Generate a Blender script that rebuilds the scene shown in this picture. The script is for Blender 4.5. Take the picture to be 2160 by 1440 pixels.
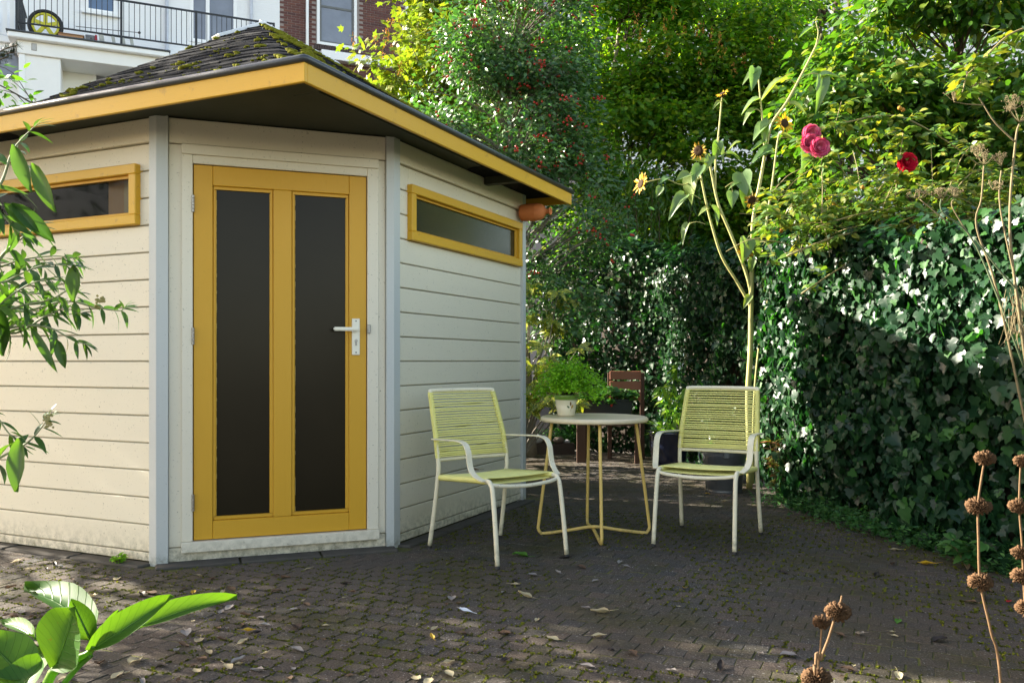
import bpy, bmesh, math, random
import numpy as np
from mathutils import Vector, Matrix, noise

# ---------------------------------------------------------------- camera, sky, sun, exposure
for o in list(bpy.data.objects):
    bpy.data.objects.remove(o)
random.seed(11)
rng = np.random.default_rng(11)
scene = bpy.context.scene
COL = scene.collection
F, EYE, HZ = 1827.0, 1.05, 762.0        # focal length and horizon in pixels of the 2160 x 1440 photograph

cam_d = bpy.data.cameras.new('camera')
cam = bpy.data.objects.new('camera', cam_d)
COL.objects.link(cam)
cam.location = (0, 0, EYE)
cam.rotation_euler = (math.radians(90), 0, 0)
cam_d.sensor_width = 36
cam_d.lens = 36 * F / 2160
cam_d.shift_y = (HZ - 720) / 2160
cam_d.clip_end = 600
cam_d.clip_start = 0.05
scene.camera = cam

SUN_EL = math.radians(27)
SUN_DIR = Vector((-0.936, 0.352, 0)).normalized()
world = bpy.data.worlds.new('World')
scene.world = world
world.use_nodes = True
wn = world.node_tree.nodes
wn.clear()
sky = wn.new('ShaderNodeTexSky')
sky.sky_type = 'NISHITA'
sky.sun_disc = False
sky.sun_elevation = SUN_EL
sky.sun_rotation = math.atan2(SUN_DIR.x, SUN_DIR.y)
sky.air_density = 0.8
sky.dust_density = 1.2
sky.ozone_density = 0.0
bg = wn.new('ShaderNodeBackground')
bg.inputs['Strength'].default_value = 0.125
wo = wn.new('ShaderNodeOutputWorld')
wb = wn.new('ShaderNodeMix')                 # even white balance over the whole sky
wb.data_type = 'RGBA'; wb.blend_type = 'MULTIPLY'; wb.inputs[0].default_value = 1.0
wb.inputs[7].default_value = (1.0, 0.855, 0.70, 1)
world.node_tree.links.new(sky.outputs[0], wb.inputs[6])
world.node_tree.links.new(wb.outputs[2], bg.inputs['Color'])
world.node_tree.links.new(bg.outputs[0], wo.inputs['Surface'])

sun_d = bpy.data.lights.new('sun', 'SUN')
sun_d.energy = 5.0
sun_d.angle = math.radians(0.5)
sun_d.color = (1.0, 0.92, 0.79)
sun = bpy.data.objects.new('sun', sun_d)
COL.objects.link(sun)
sd = Vector((SUN_DIR.x * math.cos(SUN_EL), SUN_DIR.y * math.cos(SUN_EL), math.sin(SUN_EL)))
sun.rotation_euler = (-sd).to_track_quat('-Z', 'Y').to_euler()
sun.location = (-6, 4, 8)

scene.view_settings.view_transform = 'Standard'
scene.view_settings.look = 'None'
scene.view_settings.gamma = 1
scene.view_settings.exposure = 2.5
scene.view_settings.use_curve_mapping = False

# ---------------------------------------------------------------- pixel helpers
def at(px, py, Y):
    return Vector(((px - 1080) / F * Y, Y, EYE - (py - HZ) / F * Y))

def gp(px, py, z=0.0):
    Y = (EYE - z) * F / (py - HZ)
    return Vector(((px - 1080) / F * Y, Y, z))

# ---------------------------------------------------------------- object helpers
W = {}

def inv_of(p):
    return W[p].inverted() if p in W else Matrix.Identity(4)

def put(o, parent=None, M=None):
    M = M.copy() if M is not None else Matrix.Identity(4)
    o.matrix_basis = M
    W[o] = M
    if parent is not None:
        o.parent = parent
        o.matrix_parent_inverse = inv_of(parent)
    COL.objects.link(o)
    return o

def tag(o, label=None, cat=None, group=None, kind=None):
    if label: o['label'] = label
    if cat: o['category'] = cat
    if group: o['group'] = group
    if kind: o['kind'] = kind
    return o

def thing(name, label, cat, loc=(0, 0, 0), group=None, rz=0.0):
    o = bpy.data.objects.new(name, None)
    o.empty_display_size = 0.1
    put(o, None, Matrix.Translation(Vector(loc)) @ Matrix.Rotation(rz, 4, 'Z'))
    return tag(o, label, cat, group)

def copy_tree(o, parent=None):
    c = o.copy()
    COL.objects.link(c)
    if parent is not None:
        c.parent = parent
    for ch in o.children:
        copy_tree(ch, c)
    return c

class MB:
    def __init__(s):
        s.v, s.f = [], []
    def add(s, vs, fs):
        n = len(s.v)
        s.v += [tuple(p) for p in vs]
        s.f += [tuple(i + n for i in f) for f in fs]
        return s
    def hexa(s, c):
        # corners: bottom 4 ccw then top 4 ccw
        return s.add(c, [(3, 2, 1, 0), (4, 5, 6, 7), (0, 1, 5, 4), (1, 2, 6, 5), (2, 3, 7, 6), (3, 0, 4, 7)])
    def box(s, a, b):
        x0, y0, z0 = a; x1, y1, z1 = b
        return s.hexa([(x0, y0, z0), (x1, y0, z0), (x1, y1, z0), (x0, y1, z0), (x0, y0, z1), (x1, y0, z1), (x1, y1, z1), (x0, y1, z1)])
    def beam(s, p, q, w, h, up=(0, 0, 1)):
        p = Vector(p); q = Vector(q); d = (q - p).normalized(); up = Vector(up)
        x = d.cross(up).normalized() * w / 2
        z = x.cross(d).normalized() * h / 2
        return s.hexa([p - x - z, p + x - z, q + x - z, q - x - z, p - x + z, p + x + z, q + x + z, q - x + z])
    def tube(s, pts, r, n=8, closed=False, caps=True):
        pts = [Vector(p) for p in pts]
        m = len(pts)
        rs = r if isinstance(r, (list, tuple)) else [r] * m
        tang = []
        for i in range(m):
            if closed:
                t = pts[(i + 1) % m] - pts[i - 1]
            else:
                t = pts[min(i + 1, m - 1)] - pts[max(i - 1, 0)]
            if t.length < 1e-9: t = Vector((0, 0, 1))
            tang.append(t.normalized())
        a = Vector((0, 0, 1)) if abs(tang[0].z) < 0.9 else Vector((1, 0, 0))
        u = tang[0].cross(a).normalized()
        vs = []
        for i in range(m):
            u = u - tang[i] * u.dot(tang[i])
            if u.length < 1e-6:
                u = tang[i].orthogonal()
            u.normalize()
            w = tang[i].cross(u)
            for k in range(n):
                an = 2 * math.pi * k / n
                vs.append(pts[i] + (u * math.cos(an) + w * math.sin(an)) * rs[i])
        fs = []
        for i in range(m if closed else m - 1):
            j = (i + 1) % m
            for k in range(n):
                l = (k + 1) % n
                fs.append((i * n + k, i * n + l, j * n + l, j * n + k))
        if not closed and caps:
            fs.append(tuple(range(n - 1, -1, -1)))
            fs.append(tuple((m - 1) * n + k for k in range(n)))
        return s.add(vs, fs)
    def lathe(s, prof, n=32, M=None):
        vs, fs = [], []
        for r, z in prof:
            for k in range(n):
                an = 2 * math.pi * k / n
                vs.append(Vector((r * math.cos(an), r * math.sin(an), z)))
        for i in range(len(prof) - 1):
            for k in range(n):
                l = (k + 1) % n
                fs.append((i * n + k, i * n + l, (i + 1) * n + l, (i + 1) * n + k))
        if prof[0][0] > 1e-5: fs.append(tuple(range(n - 1, -1, -1)))
        if prof[-1][0] > 1e-5: fs.append(tuple((len(prof) - 1) * n + k for k in range(n)))
        if M is not None: vs = [M @ v for v in vs]
        return s.add(vs, fs)
    def blob(s, c, r, sub=1, amp=0.15, sq=(1, 1, 1), seed=0.0):
        bm = bmesh.new()
        bmesh.ops.create_icosphere(bm, subdivisions=sub, radius=1)
        vs = []
        for v in bm.verts:
            k = 1 + amp * noise.noise(v.co * 1.7 + Vector((seed, seed * 2.1, seed * 0.7)))
            vs.append((c[0] + v.co.x * r * sq[0] * k, c[1] + v.co.y * r * sq[1] * k, c[2] + v.co.z * r * sq[2] * k))
        fs = [tuple(v.index for v in f.verts) for f in bm.faces]
        bm.free()
        return s.add(vs, fs)
    def mesh(s, name, mat, smooth=False, bevel=0.0, seg=1):
        me = bpy.data.meshes.new(name)
        me.from_pydata(s.v, [], s.f)
        if bevel > 0:
            bm = bmesh.new(); bm.from_mesh(me)
            bmesh.ops.remove_doubles(bm, verts=bm.verts, dist=1e-6)
            bmesh.ops.bevel(bm, geom=list(bm.edges), offset=bevel, segments=seg, affect='EDGES', clamp_overlap=True)
            bm.to_mesh(me); bm.free()
        if smooth:
            me.polygons.foreach_set('use_smooth', [True] * len(me.polygons))
        if mat: me.materials.append(mat)
        me.update()
        return me
    def build(s, name, mat, parent=None, M=None, smooth=False, bevel=0.0, seg=1):
        return put(bpy.data.objects.new(name, s.mesh(name, mat, smooth, bevel, seg)), parent, M)

def smooth_path(pts, k=6, closed=False):
    P = [Vector(p) for p in pts]
    out = []
    n = len(P)
    rg = n if closed else n - 1
    for i in range(rg):
        if closed:
            p0, p1, p2, p3 = P[i - 1], P[i], P[(i + 1) % n], P[(i + 2) % n]
        else:
            p0, p1, p2, p3 = P[max(i - 1, 0)], P[i], P[i + 1], P[min(i + 2, n - 1)]
        for j in range(k):
            t = j / k
            out.append(0.5 * ((2 * p1) + (-p0 + p2) * t + (2 * p0 - 5 * p1 + 4 * p2 - p3) * t * t + (-p0 + 3 * p1 - 3 * p2 + p3) * t ** 3))
    if not closed: out.append(P[-1])
    return out

def fast_mesh(name, V, T, mat, smooth=True):
    me = bpy.data.meshes.new(name)
    V = np.ascontiguousarray(V, dtype=np.float32); T = np.ascontiguousarray(T, dtype=np.int32)
    me.vertices.add(len(V)); me.vertices.foreach_set('co', V.ravel())
    me.loops.add(len(T) * 3); me.loops.foreach_set('vertex_index', T.ravel())
    me.polygons.add(len(T)); me.polygons.foreach_set('loop_start', np.arange(0, 3 * len(T), 3, dtype=np.int32))
    me.update(calc_edges=True)
    me.polygons.foreach_set('use_smooth', np.full(len(T), bool(smooth), dtype=bool))
    if mat: me.materials.append(mat)
    return me

# ---------------------------------------------------------------- leaf templates: unit length along +Y, face +Z
def tri_fan(outline, centre):
    V = np.array([centre] + outline, dtype=float); n = len(outline)
    T = np.array([(0, 1 + i, 1 + (i + 1) % n) for i in range(n)])
    return V, T

def lance(w=0.25, fold=0.12, curl=-0.15, rows=4, wave=0.0, skew=0.45, stem=0.0):
    V, T = [], []
    for i in range(rows + 1):
        t = i / rows
        hw = w * 0.5 * (math.sin(math.pi * min(1, t ** skew if False else (t ** 0.8))) ** 0.85) if 0 < t < 1 else 0
        y = stem + t * (1 - stem); z = curl * t * t
        wv = wave * math.sin(t * 9)
        V += [(-hw, y, z + fold * hw * 2 + wv), (0, y, z), (hw, y, z + fold * hw * 2 - wv)]
    for i in range(rows):
        a = i * 3; b = a + 3
        for k in (0, 1):
            if i == 0: T.append((a + 1, b + k + 1, b + k))
            elif i == rows - 1: T.append((a + k, a + k + 1, b + 1))
            else: T += [(a + k, a + k + 1, b + k + 1), (a + k, b + k + 1, b + k)]
    V = np.array(V, dtype=float); T = np.array(T)
    used = np.unique(T); mp = -np.ones(len(V), int); mp[used] = np.arange(len(used))
    return V[used], mp[T]

def ivy_t(bend=-0.12, fold=0.10):
    o = [(0.0, 0.04), (0.20, -0.10), (0.42, -0.02), (0.60, 0.20), (0.43, 0.33), (0.38, 0.42), (0.42, 0.62), (0.20, 0.74), (0.0, 1.0),
         (-0.20, 0.74), (-0.42, 0.62), (-0.38, 0.42), (-0.43, 0.33), (-0.60, 0.20), (-0.42, -0.02), (-0.20, -0.10)]
    O = [(x, y, fold * abs(x) * 1.6 + bend * (abs(x) * 1.1) ** 2 + bend * y * y) for x, y in o]
    return tri_fan(O, (0, 0.34, -0.02))

def maple_t(bend=-0.15):
    o = [(0.0, 0.0), (0.22, 0.06), (0.50, 0.10), (0.36, 0.30), (0.58, 0.58), (0.26, 0.56), (0.16, 0.72), (0.0, 1.0),
         (-0.16, 0.72), (-0.26, 0.56), (-0.58, 0.58), (-0.36, 0.30), (-0.50, 0.10), (-0.22, 0.06)]
    return tri_fan([(x, y, bend * y * y + 0.2 * abs(x) - 0.35 * x * x) for x, y in o], (0, 0.32, 0))

def heart_t(bend=-0.25):
    o = [(0, 0.0), (0.2, -0.10), (0.38, 0.0), (0.44, 0.2), (0.36, 0.46), (0.2, 0.72), (0.0, 1.0), (-0.2, 0.72), (-0.36, 0.46), (-0.44, 0.2), (-0.38, 0.0), (-0.2, -0.10)]
    return tri_fan([(x, y, bend * y * y + 0.35 * abs(x)) for x, y in o], (0, 0.3, -0.02))

def petal_t(cup=0.35):
    o = [(0, 0), (0.3, 0.12), (0.5, 0.42), (0.52, 0.7), (0.36, 0.94), (0.12, 0.98), (0, 0.93), (-0.14, 1.0), (-0.38, 0.92), (-0.52, 0.7), (-0.5, 0.42), (-0.3, 0.12)]
    return tri_fan([(x, y, cup * (x * x * 1.3 + (y - .45) ** 2 * .9) - .05) for x, y in o], (0, 0.5, -0.06))

def diamond_t(w=0.5, fold=0.15, curl=-0.1):
    V = np.array([(0, 0, 0), (w / 2, 0.45, fold * w), (0, 1, curl), (-w / 2, 0.45, fold * w), (0, 0.5, -0.01)], float)
    return V, np.array([(0, 1, 4), (1, 2, 4), (2, 3, 4), (3, 0, 4)])

def frames(N, D):
    """rotation matrices whose columns are x, y (tip direction), z (leaf normal)"""
    D = D / (np.linalg.norm(D, axis=1, keepdims=True) + 1e-9)
    N = N - D * np.sum(N * D, axis=1, keepdims=True)
    N = N / (np.linalg.norm(N, axis=1, keepdims=True) + 1e-9)
    X = np.cross(D, N)
    return np.stack([X, D, N], axis=2)

def foliage(parent, name, temps, P, N, D, S, mat, n_ind=0, stuff_name=None, smooth=True):
    """leaves at P: the n_ind that show largest are objects of their own, the rest one mesh"""
    P = np.asarray(P, float); S = np.asarray(S, float)
    if S.ndim == 1: S = np.repeat(S[:, None], 3, axis=1)
    R = frames(np.asarray(N, float), np.asarray(D, float))
    n = len(P)
    tid = rng.integers(0, len(temps), n)
    ind = np.zeros(n, bool)
    if n_ind > 0:
        Y = np.maximum(P[:, 1], 0.3)
        px = 1080 + P[:, 0] / Y * F; py = HZ - (P[:, 2] - EYE) / Y * F
        vis = (px > 5) & (px < 2155) & (py > 5) & (py < 1435) & (P[:, 1] > 0.3)
        facing = np.abs(np.sum(R[:, :, 2] * (P - np.array([0, 0, EYE])), axis=1)) / (np.linalg.norm(P - np.array([0, 0, EYE]), axis=1) + 1e-9)
        sc = np.where(vis, S[:, 1] / Y * (0.4 + facing), 0)
        order = np.argsort(-sc)[:n_ind]
        order = order[sc[order] > 0]
        ind[order] = True
        tm = [fast_mesh(name, V, T, mat, smooth) for V, T in temps]
        pin = inv_of(parent)
        for i in order:
            o = bpy.data.objects.new(name, tm[tid[i]])
            M = Matrix.Identity(4)
            for r in range(3):
                for c in range(3):
                    M[r][c] = R[i, r, c] * S[i, c]
                M[r][3] = P[i, r]
            o.parent = parent
            o.matrix_parent_inverse = pin
            o.matrix_basis = M
            COL.objects.link(o)
    rest = ~ind
    if rest.any():
        VV, TT, off = [], [], 0
        for k, (V, T) in enumerate(temps):
            m = rest & (tid == k)
            c = int(m.sum())
            if c == 0: continue
            L = V[None, :, :] * S[m][:, None, :]
            G = np.einsum('nij,nkj->nki', R[m], L) + P[m][:, None, :]
            VV.append(G.reshape(-1, 3))
            TT.append((T[None] + (np.arange(c) * len(V))[:, None, None] + off).reshape(-1, 3))
            off += c * len(V)
        o = bpy.data.objects.new(stuff_name or name, fast_mesh(stuff_name or name, np.concatenate(VV), np.concatenate(TT), mat, smooth))
        put(o, parent)
        o['kind'] = 'stuff'
        return o

def rvec(n):
    v = rng.normal(size=(n, 3))
    return v / np.linalg.norm(v, axis=1, keepdims=True)

# ---------------------------------------------------------------- materials
def new_mat(name):
    m = bpy.data.materials.new(name); m.use_nodes = True
    nt = m.node_tree; nt.nodes.clear()
    out = nt.nodes.new('ShaderNodeOutputMaterial')
    p = nt.nodes.new('ShaderNodeBsdfPrincipled')
    nt.links.new(p.outputs[0], out.inputs['Surface'])
    return m, nt, p, out

def nd(nt, t, **kw):
    n = nt.nodes.new(t)
    for k, v in kw.items():
        setattr(n, k, v)
    return n

def ramp(nt, fac, stops):
    r = nt.nodes.new('ShaderNodeValToRGB')
    e = r.color_ramp.elements
    while len(e) < len(stops): e.new(0.5)
    for el, (p, c) in zip(e, stops):
        el.position = p; el.color = (c[0], c[1], c[2], 1)
    nt.links.new(fac, r.inputs['Fac'])
    return r.outputs['Color']

def mixc(nt, fac, a, b, mode='MIX'):
    m = nt.nodes.new('ShaderNodeMix'); m.data_type = 'RGBA'; m.blend_type = mode
    for sock, v in ((m.inputs[0], fac), (m.inputs[6], a), (m.inputs[7], b)):
        if hasattr(v, 'is_linked'): nt.links.new(v, sock)
        elif isinstance(v, (int, float)): sock.default_value = v
        else: sock.default_value = (v[0], v[1], v[2], 1)
    return m.outputs[2]

def mth(nt, op, a, b=0.0, clamp=False):
    m = nt.nodes.new('ShaderNodeMath'); m.operation = op; m.use_clamp = clamp
    for i, v in enumerate((a, b)):
        if hasattr(v, 'is_linked'): nt.links.new(v, m.inputs[i])
        else: m.inputs[i].default_value = v
    return m.outputs[0]

def noise_n(nt, scale, detail=4, rough=0.55, stretch=None, coord='pos'):
    n = nd(nt, 'ShaderNodeTexNoise'); n.inputs['Scale'].default_value = scale; n.inputs['Detail'].default_value = detail
    n.inputs['Roughness'].default_value = rough
    if coord == 'pos':
        src = nd(nt, 'ShaderNodeNewGeometry').outputs['Position']
    else:
        src = nd(nt, 'ShaderNodeTexCoord').outputs['Object']
    if stretch:
        mp = nd(nt, 'ShaderNodeMapping'); mp.inputs['Scale'].default_value = stretch
        nt.links.new(src, mp.inputs['Vector']); src = mp.outputs[0]
    nt.links.new(src, n.inputs['Vector'])
    return n.outputs['Fac']

def island(nt):
    g = nd(nt, 'ShaderNodeNewGeometry'); o = nd(nt, 'ShaderNodeObjectInfo')
    return mth(nt, 'FRACT', mth(nt, 'ADD', g.outputs['Random Per Island'], o.outputs['Random']))

def bump(nt, p, h, strength=0.3, dist=0.01):
    b = nd(nt, 'ShaderNodeBump'); b.inputs['Strength'].default_value = strength; b.inputs['Distance'].default_value = dist
    nt.links.new(h, b.inputs['Height']); nt.links.new(b.outputs[0], p.inputs['Normal'])

def paint(name, col, rough=0.45, dirt=0.25, dirtcol=(0.10, 0.09, 0.05), grain=(3, 3, 60), spec=0.4, low=0.0, bs=0.12, wear=0.0):
    """painted wood or metal: faint tone drift, brush grain, specks of dirt, optional splash dirt near the ground"""
    m, nt, p, out = new_mat(name)
    n1 = noise_n(nt, 2.2, 5)
    c = mixc(nt, mth(nt, 'MULTIPLY', n1, 0.35), col, [x * 0.82 for x in col])
    sp = noise_n(nt, 90, 2, 0.6)
    n3 = noise_n(nt, 3.0, 3)
    spm = mth(nt, 'MULTIPLY', ramp(nt, sp, [(0.66, (0, 0, 0)), (0.74, (1, 1, 1))]), mth(nt, 'MULTIPLY', n3, dirt * 1.6), True)
    c = mixc(nt, spm, c, dirtcol)
    if low > 0:
        g = nd(nt, 'ShaderNodeSeparateXYZ'); nt.links.new(nd(nt, 'ShaderNodeNewGeometry').outputs['Position'], g.inputs[0])
        zz = mth(nt, 'SUBTRACT', 1.0, mth(nt, 'DIVIDE', g.outputs['Z'], low), True)
        sp2 = noise_n(nt, 28, 6, 0.7)
        lm = mth(nt, 'MULTIPLY', mth(nt, 'POWER', zz, 1.5), ramp(nt, sp2, [(0.40, (0, 0, 0)), (0.68, (1, 1, 1))]), True)
        c = mixc(nt, lm, c, (0.12, 0.115, 0.06))
    if wear > 0:
        w = noise_n(nt, 14, 6, 0.75)
        c = mixc(nt, mth(nt, 'MULTIPLY', ramp(nt, w, [(0.60, (0, 0, 0)), (0.66, (1, 1, 1))]), wear), c, (0.18, 0.10, 0.05))
    nt.links.new(c, p.inputs['Base Color'])
    gr = noise_n(nt, 1.0, 4, 0.6, stretch=grain)
    rr = mth(nt, 'ADD', mth(nt, 'MULTIPLY', n1, 0.25), rough - 0.1)
    nt.links.new(rr, p.inputs['Roughness'])
    p.inputs['Specular IOR Level'].default_value = spec
    bump(nt, p, gr, bs, 0.004)
    return m

def plain(name, col, rough=0.5, metal=0.0, spec=0.5, var=0.3, scale=8, bs=0.15):
    m, nt, p, out = new_mat(name)
    n1 = noise_n(nt, scale, 6, 0.65)
    c = mixc(nt, n1, [x * (1 - var) for x in col], [min(1, x * (1 + var)) for x in col])
    nt.links.new(c, p.inputs['Base Color'])
    p.inputs['Roughness'].default_value = rough; p.inputs['Metallic'].default_value = metal
    p.inputs['Specular IOR Level'].default_value = spec
    if bs: bump(nt, p, noise_n(nt, scale * 6, 4), bs, 0.003)
    return m

def leaf_mat(name, cols, rough=0.4, trans=0.35, tcol=None, spec=0.5, spots=None, veins=False):
    m, nt, p, out = new_mat(name)
    st = [(i / max(1, len(cols) - 1), c) for i, c in enumerate(cols)]
    r = island(nt)
    c = ramp(nt, r, st)
    n1 = noise_n(nt, 25, 3)
    c = mixc(nt, mth(nt, 'MULTIPLY', n1, 0.5), c, mixc(nt, 1.0, c, (0.6, 0.7, 0.6), 'MULTIPLY'))
    if spots:
        v = noise_n(nt, 110, 3, 0.6)
        c = mixc(nt, ramp(nt, v, [(0.48, (0, 0, 0)), (0.55, (1, 1, 1))]), c, spots)
    if veins:
        sx = nd(nt, 'ShaderNodeSeparateXYZ'); nt.links.new(nd(nt, 'ShaderNodeTexCoord').outputs['UV'], sx.inputs[0])
        au = mth(nt, 'ABSOLUTE', sx.outputs['X'])
        ph = mth(nt, 'ADD', mth(nt, 'SUBTRACT', mth(nt, 'MULTIPLY', sx.outputs['Y'], 9.0), mth(nt, 'MULTIPLY', au, 2.2)), mth(nt, 'MULTIPLY', n1, 0.5))
        fr = mth(nt, 'ABSOLUTE', mth(nt, 'SUBTRACT', mth(nt, 'FRACT', ph), 0.5))
        vm = mth(nt, 'MAXIMUM', ramp(nt, fr, [(0.0, (1, 1, 1)), (0.09, (0, 0, 0))]), ramp(nt, au, [(0.03, (1, 1, 1)), (0.07, (0, 0, 0))]))
        c = mixc(nt, mth(nt, 'MULTIPLY', vm, 0.5), c, mixc(nt, 1.0, c, (0.45, 0.55, 0.5), 'MULTIPLY'))
        sp_ = noise_n(nt, 160, 3)
        c = mixc(nt, mth(nt, 'MULTIPLY', ramp(nt, sp_, [(0.68, (0, 0, 0)), (0.74, (1, 1, 1))]), 0.6), c, (0.10, 0.07, 0.02))
        bump(nt, p, vm, 0.35, 0.002)
    nt.links.new(c, p.inputs['Base Color'])
    nt.links.new(mth(nt, 'ADD', mth(nt, 'MULTIPLY', r, 0.15), rough - 0.07), p.inputs['Roughness'])
    p.inputs['Specular IOR Level'].default_value = spec
    t = nd(nt, 'ShaderNodeBsdfTranslucent')
    tc = mixc(nt, 1.0, c, tcol or (2.2, 2.4, 0.9), 'MULTIPLY')
    nt.links.new(tc, t.inputs['Color'])
    mx = nd(nt, 'ShaderNodeMixShader'); mx.inputs[0].default_value = trans
    nt.links.new(p.outputs[0], mx.inputs[1]); nt.links.new(t.outputs[0], mx.inputs[2])
    nt.links.new(mx.outputs[0], out.inputs['Surface'])
    return m

M = {}
M['cream'] = paint('cream_paint', (0.73, 0.67, 0.525), 0.42, 0.8, low=0.2, grain=(6, 6, 90))
M['cream_trim'] = paint('cream_trim_paint', (0.73, 0.67, 0.535), 0.45, 0.7, low=0.16, grain=(40, 40, 3))
M['white_post'] = paint('grey_white_paint', (0.52, 0.535, 0.51), 0.42, 0.3, low=0.10, grain=(60, 60, 2))
M['ochre'] = paint('ochre_paint', (0.62, 0.335, 0.026), 0.38, 0.18, dirtcol=(0.25, 0.13, 0.02), grain=(50, 50, 3), bs=0.25, spec=0.28)
M['ochre_h'] = paint('ochre_fascia_paint', (0.64, 0.365, 0.028), 0.34, 0.3, dirtcol=(0.30, 0.20, 0.05), grain=(4, 4, 70), wear=0.3, bs=0.2, spec=0.28)
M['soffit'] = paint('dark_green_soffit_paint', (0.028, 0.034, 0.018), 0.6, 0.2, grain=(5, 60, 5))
M['backing'] = plain('board_backing', (0.42, 0.38, 0.28), 0.8)
M['gutter'] = plain('dark_eaves_trim', (0.055, 0.06, 0.065), 0.32, 0.35, 0.5, 0.3, 12)
M['hardware'] = plain('aged_metal', (0.34, 0.32, 0.29), 0.42, 0.8, 0.5, 0.4, 60)
M['handle'] = plain('cream_enamel', (0.74, 0.71, 0.60), 0.35, 0.1, 0.5, 0.08, 20, 0)
M['black'] = plain('black_metal', (0.018, 0.018, 0.02), 0.5, 0.2)
M['putty'] = plain('old_putty', (0.48, 0.36, 0.14), 0.7, 0, 0.3, 0.4, 60)

def glass(name, col, rough, spec=0.6, see=0.0):
    m, nt, p, out = new_mat(name)
    n = noise_n(nt, 3, 3)
    nt.links.new(mixc(nt, n, col, [x * 0.6 for x in col]), p.inputs['Base Color'])
    p.inputs['Roughness'].default_value = rough
    p.inputs['Specular IOR Level'].default_value = spec
    if see > 0:
        tr = nd(nt, 'ShaderNodeBsdfTransparent'); tr.inputs[0].default_value = (0.85, 0.88, 0.86, 1)
        mx = nd(nt, 'ShaderNodeMixShader'); mx.inputs[0].default_value = see
        nt.links.new(p.outputs[0], mx.inputs[1]); nt.links.new(tr.outputs[0], mx.inputs[2])
        nt.links.new(mx.outputs[0], out.inputs['Surface'])
    return m
M['frosted'] = glass('dark_frosted_glass', (0.022, 0.017, 0.009), 0.22, 0.14)
M['pane_side'] = glass('side_window_glass', (0.020, 0.022, 0.010), 0.20, 0.5)
M['pane_clear'] = glass('clear_window_glass', (0.012, 0.012, 0.012), 0.06, 0.2, see=0.8)
M['house_glass'] = glass('house_window_glass', (0.23, 0.25, 0.30), 0.08, 0.7)

def shingle_mat():
    m, nt, p, out = new_mat('bitumen_shingle')
    r = island(nt)
    n = noise_n(nt, 5, 6, 0.7); n2 = noise_n(nt, 260, 2)
    c = ramp(nt, n, [(0.40, (0.009, 0.0105, 0.012)), (0.54, (0.016, 0.017, 0.0185)), (0.64, (0.034, 0.034, 0.032)), (0.74, (0.085, 0.082, 0.07))])
    c = mixc(nt, mth(nt, 'MULTIPLY', r, 0.5), c, mixc(nt, 1.0, c, (0.5, 0.5, 0.52), 'MULTIPLY'))
    c = mixc(nt, mth(nt, 'MULTIPLY', n2, 0.5), c, mixc(nt, 1.0, c, (1.7, 1.7, 1.7), 'MULTIPLY'))
    nt.links.new(c, p.inputs['Base Color']); p.inputs['Roughness'].default_value = 0.9; p.inputs['Specular IOR Level'].default_value = 0.06
    bump(nt, p, n2, 0.6, 0.003)
    return m
M['shingle'] = shingle_mat()
M['moss'] = plain('moss', (0.15, 0.15, 0.014), 0.95, 0, 0.1, 0.7, 30, 0.6)
M['terracotta'] = plain('terracotta', (0.58, 0.19, 0.062), 0.72, 0, 0.3, 0.22, 14, 0.25)

# ================================================================ garden shed
# local frame: origin at the virtual front corner, x away along the right wall, y away along the left wall
SH_ANG = math.radians(65.34)
V0 = Vector((-1.045, 4.12, 0))
S = Matrix.Translation(V0) @ Matrix.Rotation(SH_ANG, 4, 'Z')
CH = 0.858                 # chamfer for the door wall
RW = 2.69                  # right wall end
LW = 2.95                  # left wall end
shed = thing('garden_shed', 'cream weatherboard garden shed with ochre door and mossy hipped roof', 'shed', V0, rz=SH_ANG)

class Face:
    """a wall plane: a runs along it, n stands out from it"""
    def __init__(s, p, d, n):
        s.p, s.d, s.n = Vector(p), Vector(d).normalized(), Vector(n).normalized()
        s.flip = s.d.cross(Vector((0, 0, 1))).dot(s.n) < 0
    def pt(s, a, n, z):
        q = s.p + s.d * a + s.n * n
        return Vector((q.x, q.y, z))
    def corners(s, a0, a1, z0, z1, n0, n1):
        if s.flip: a0, a1 = a1, a0
        # right-handed box: bottom ring then top ring
        return [s.pt(a0, n1, z0), s.pt(a1, n1, z0), s.pt(a1, n0, z0), s.pt(a0, n0, z0),
                s.pt(a0, n1, z1), s.pt(a1, n1, z1), s.pt(a1, n0, z1), s.pt(a0, n0, z1)]
    def mb(s, mb, a0, a1, z0, z1, n0, n1):
        return mb.hexa(s.corners(a0, a1, z0, z1, n0, n1))
    def box(s, name, mat, parent, a0, a1, z0, z1, n0, n1, bevel=0.003, Mx=None):
        return s.mb(MB(), a0, a1, z0, z1, n0, n1).build(name, mat, parent, Mx if Mx is not None else S, bevel=bevel)

left = Face((0, CH, 0), (0, 1, 0), (-1, 0, 0))          # a = y - CH
right = Face((CH, 0, 0), (1, 0, 0), (0, -1, 0))         # a = x - CH
door_w = Face((0, CH, 0), (1, -1, 0), (-1, -1, 0))      # a from left post to right post
DW = CH * math.sqrt(2)
ZS = 2.315                                              # soffit height
PITCH = 0.1415
rows = [1.05 + PITCH * k for k in range(-7, 9)]

LWIN = (0.125, 1.42, 1.762, 2.078)
RWIN = (0.170, 1.752, 1.757, 2.082)
lw_len, rw_len = LW - CH, RW - CH

def backing_cut(face, length, op):
    # backing sheets around the window opening
    a0, a1, z0, z1 = op
    for (p0, p1, q0, q1) in ((0, length, 0.012, z0 + 0.03), (0, length, z1 - 0.03, ZS), (0, a0 + 0.03, z0 + 0.03, z1 - 0.03), (a1 - 0.03, length, z0 + 0.03, z1 - 0.03)):
        yield p0, p1, q0, q1

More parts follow.
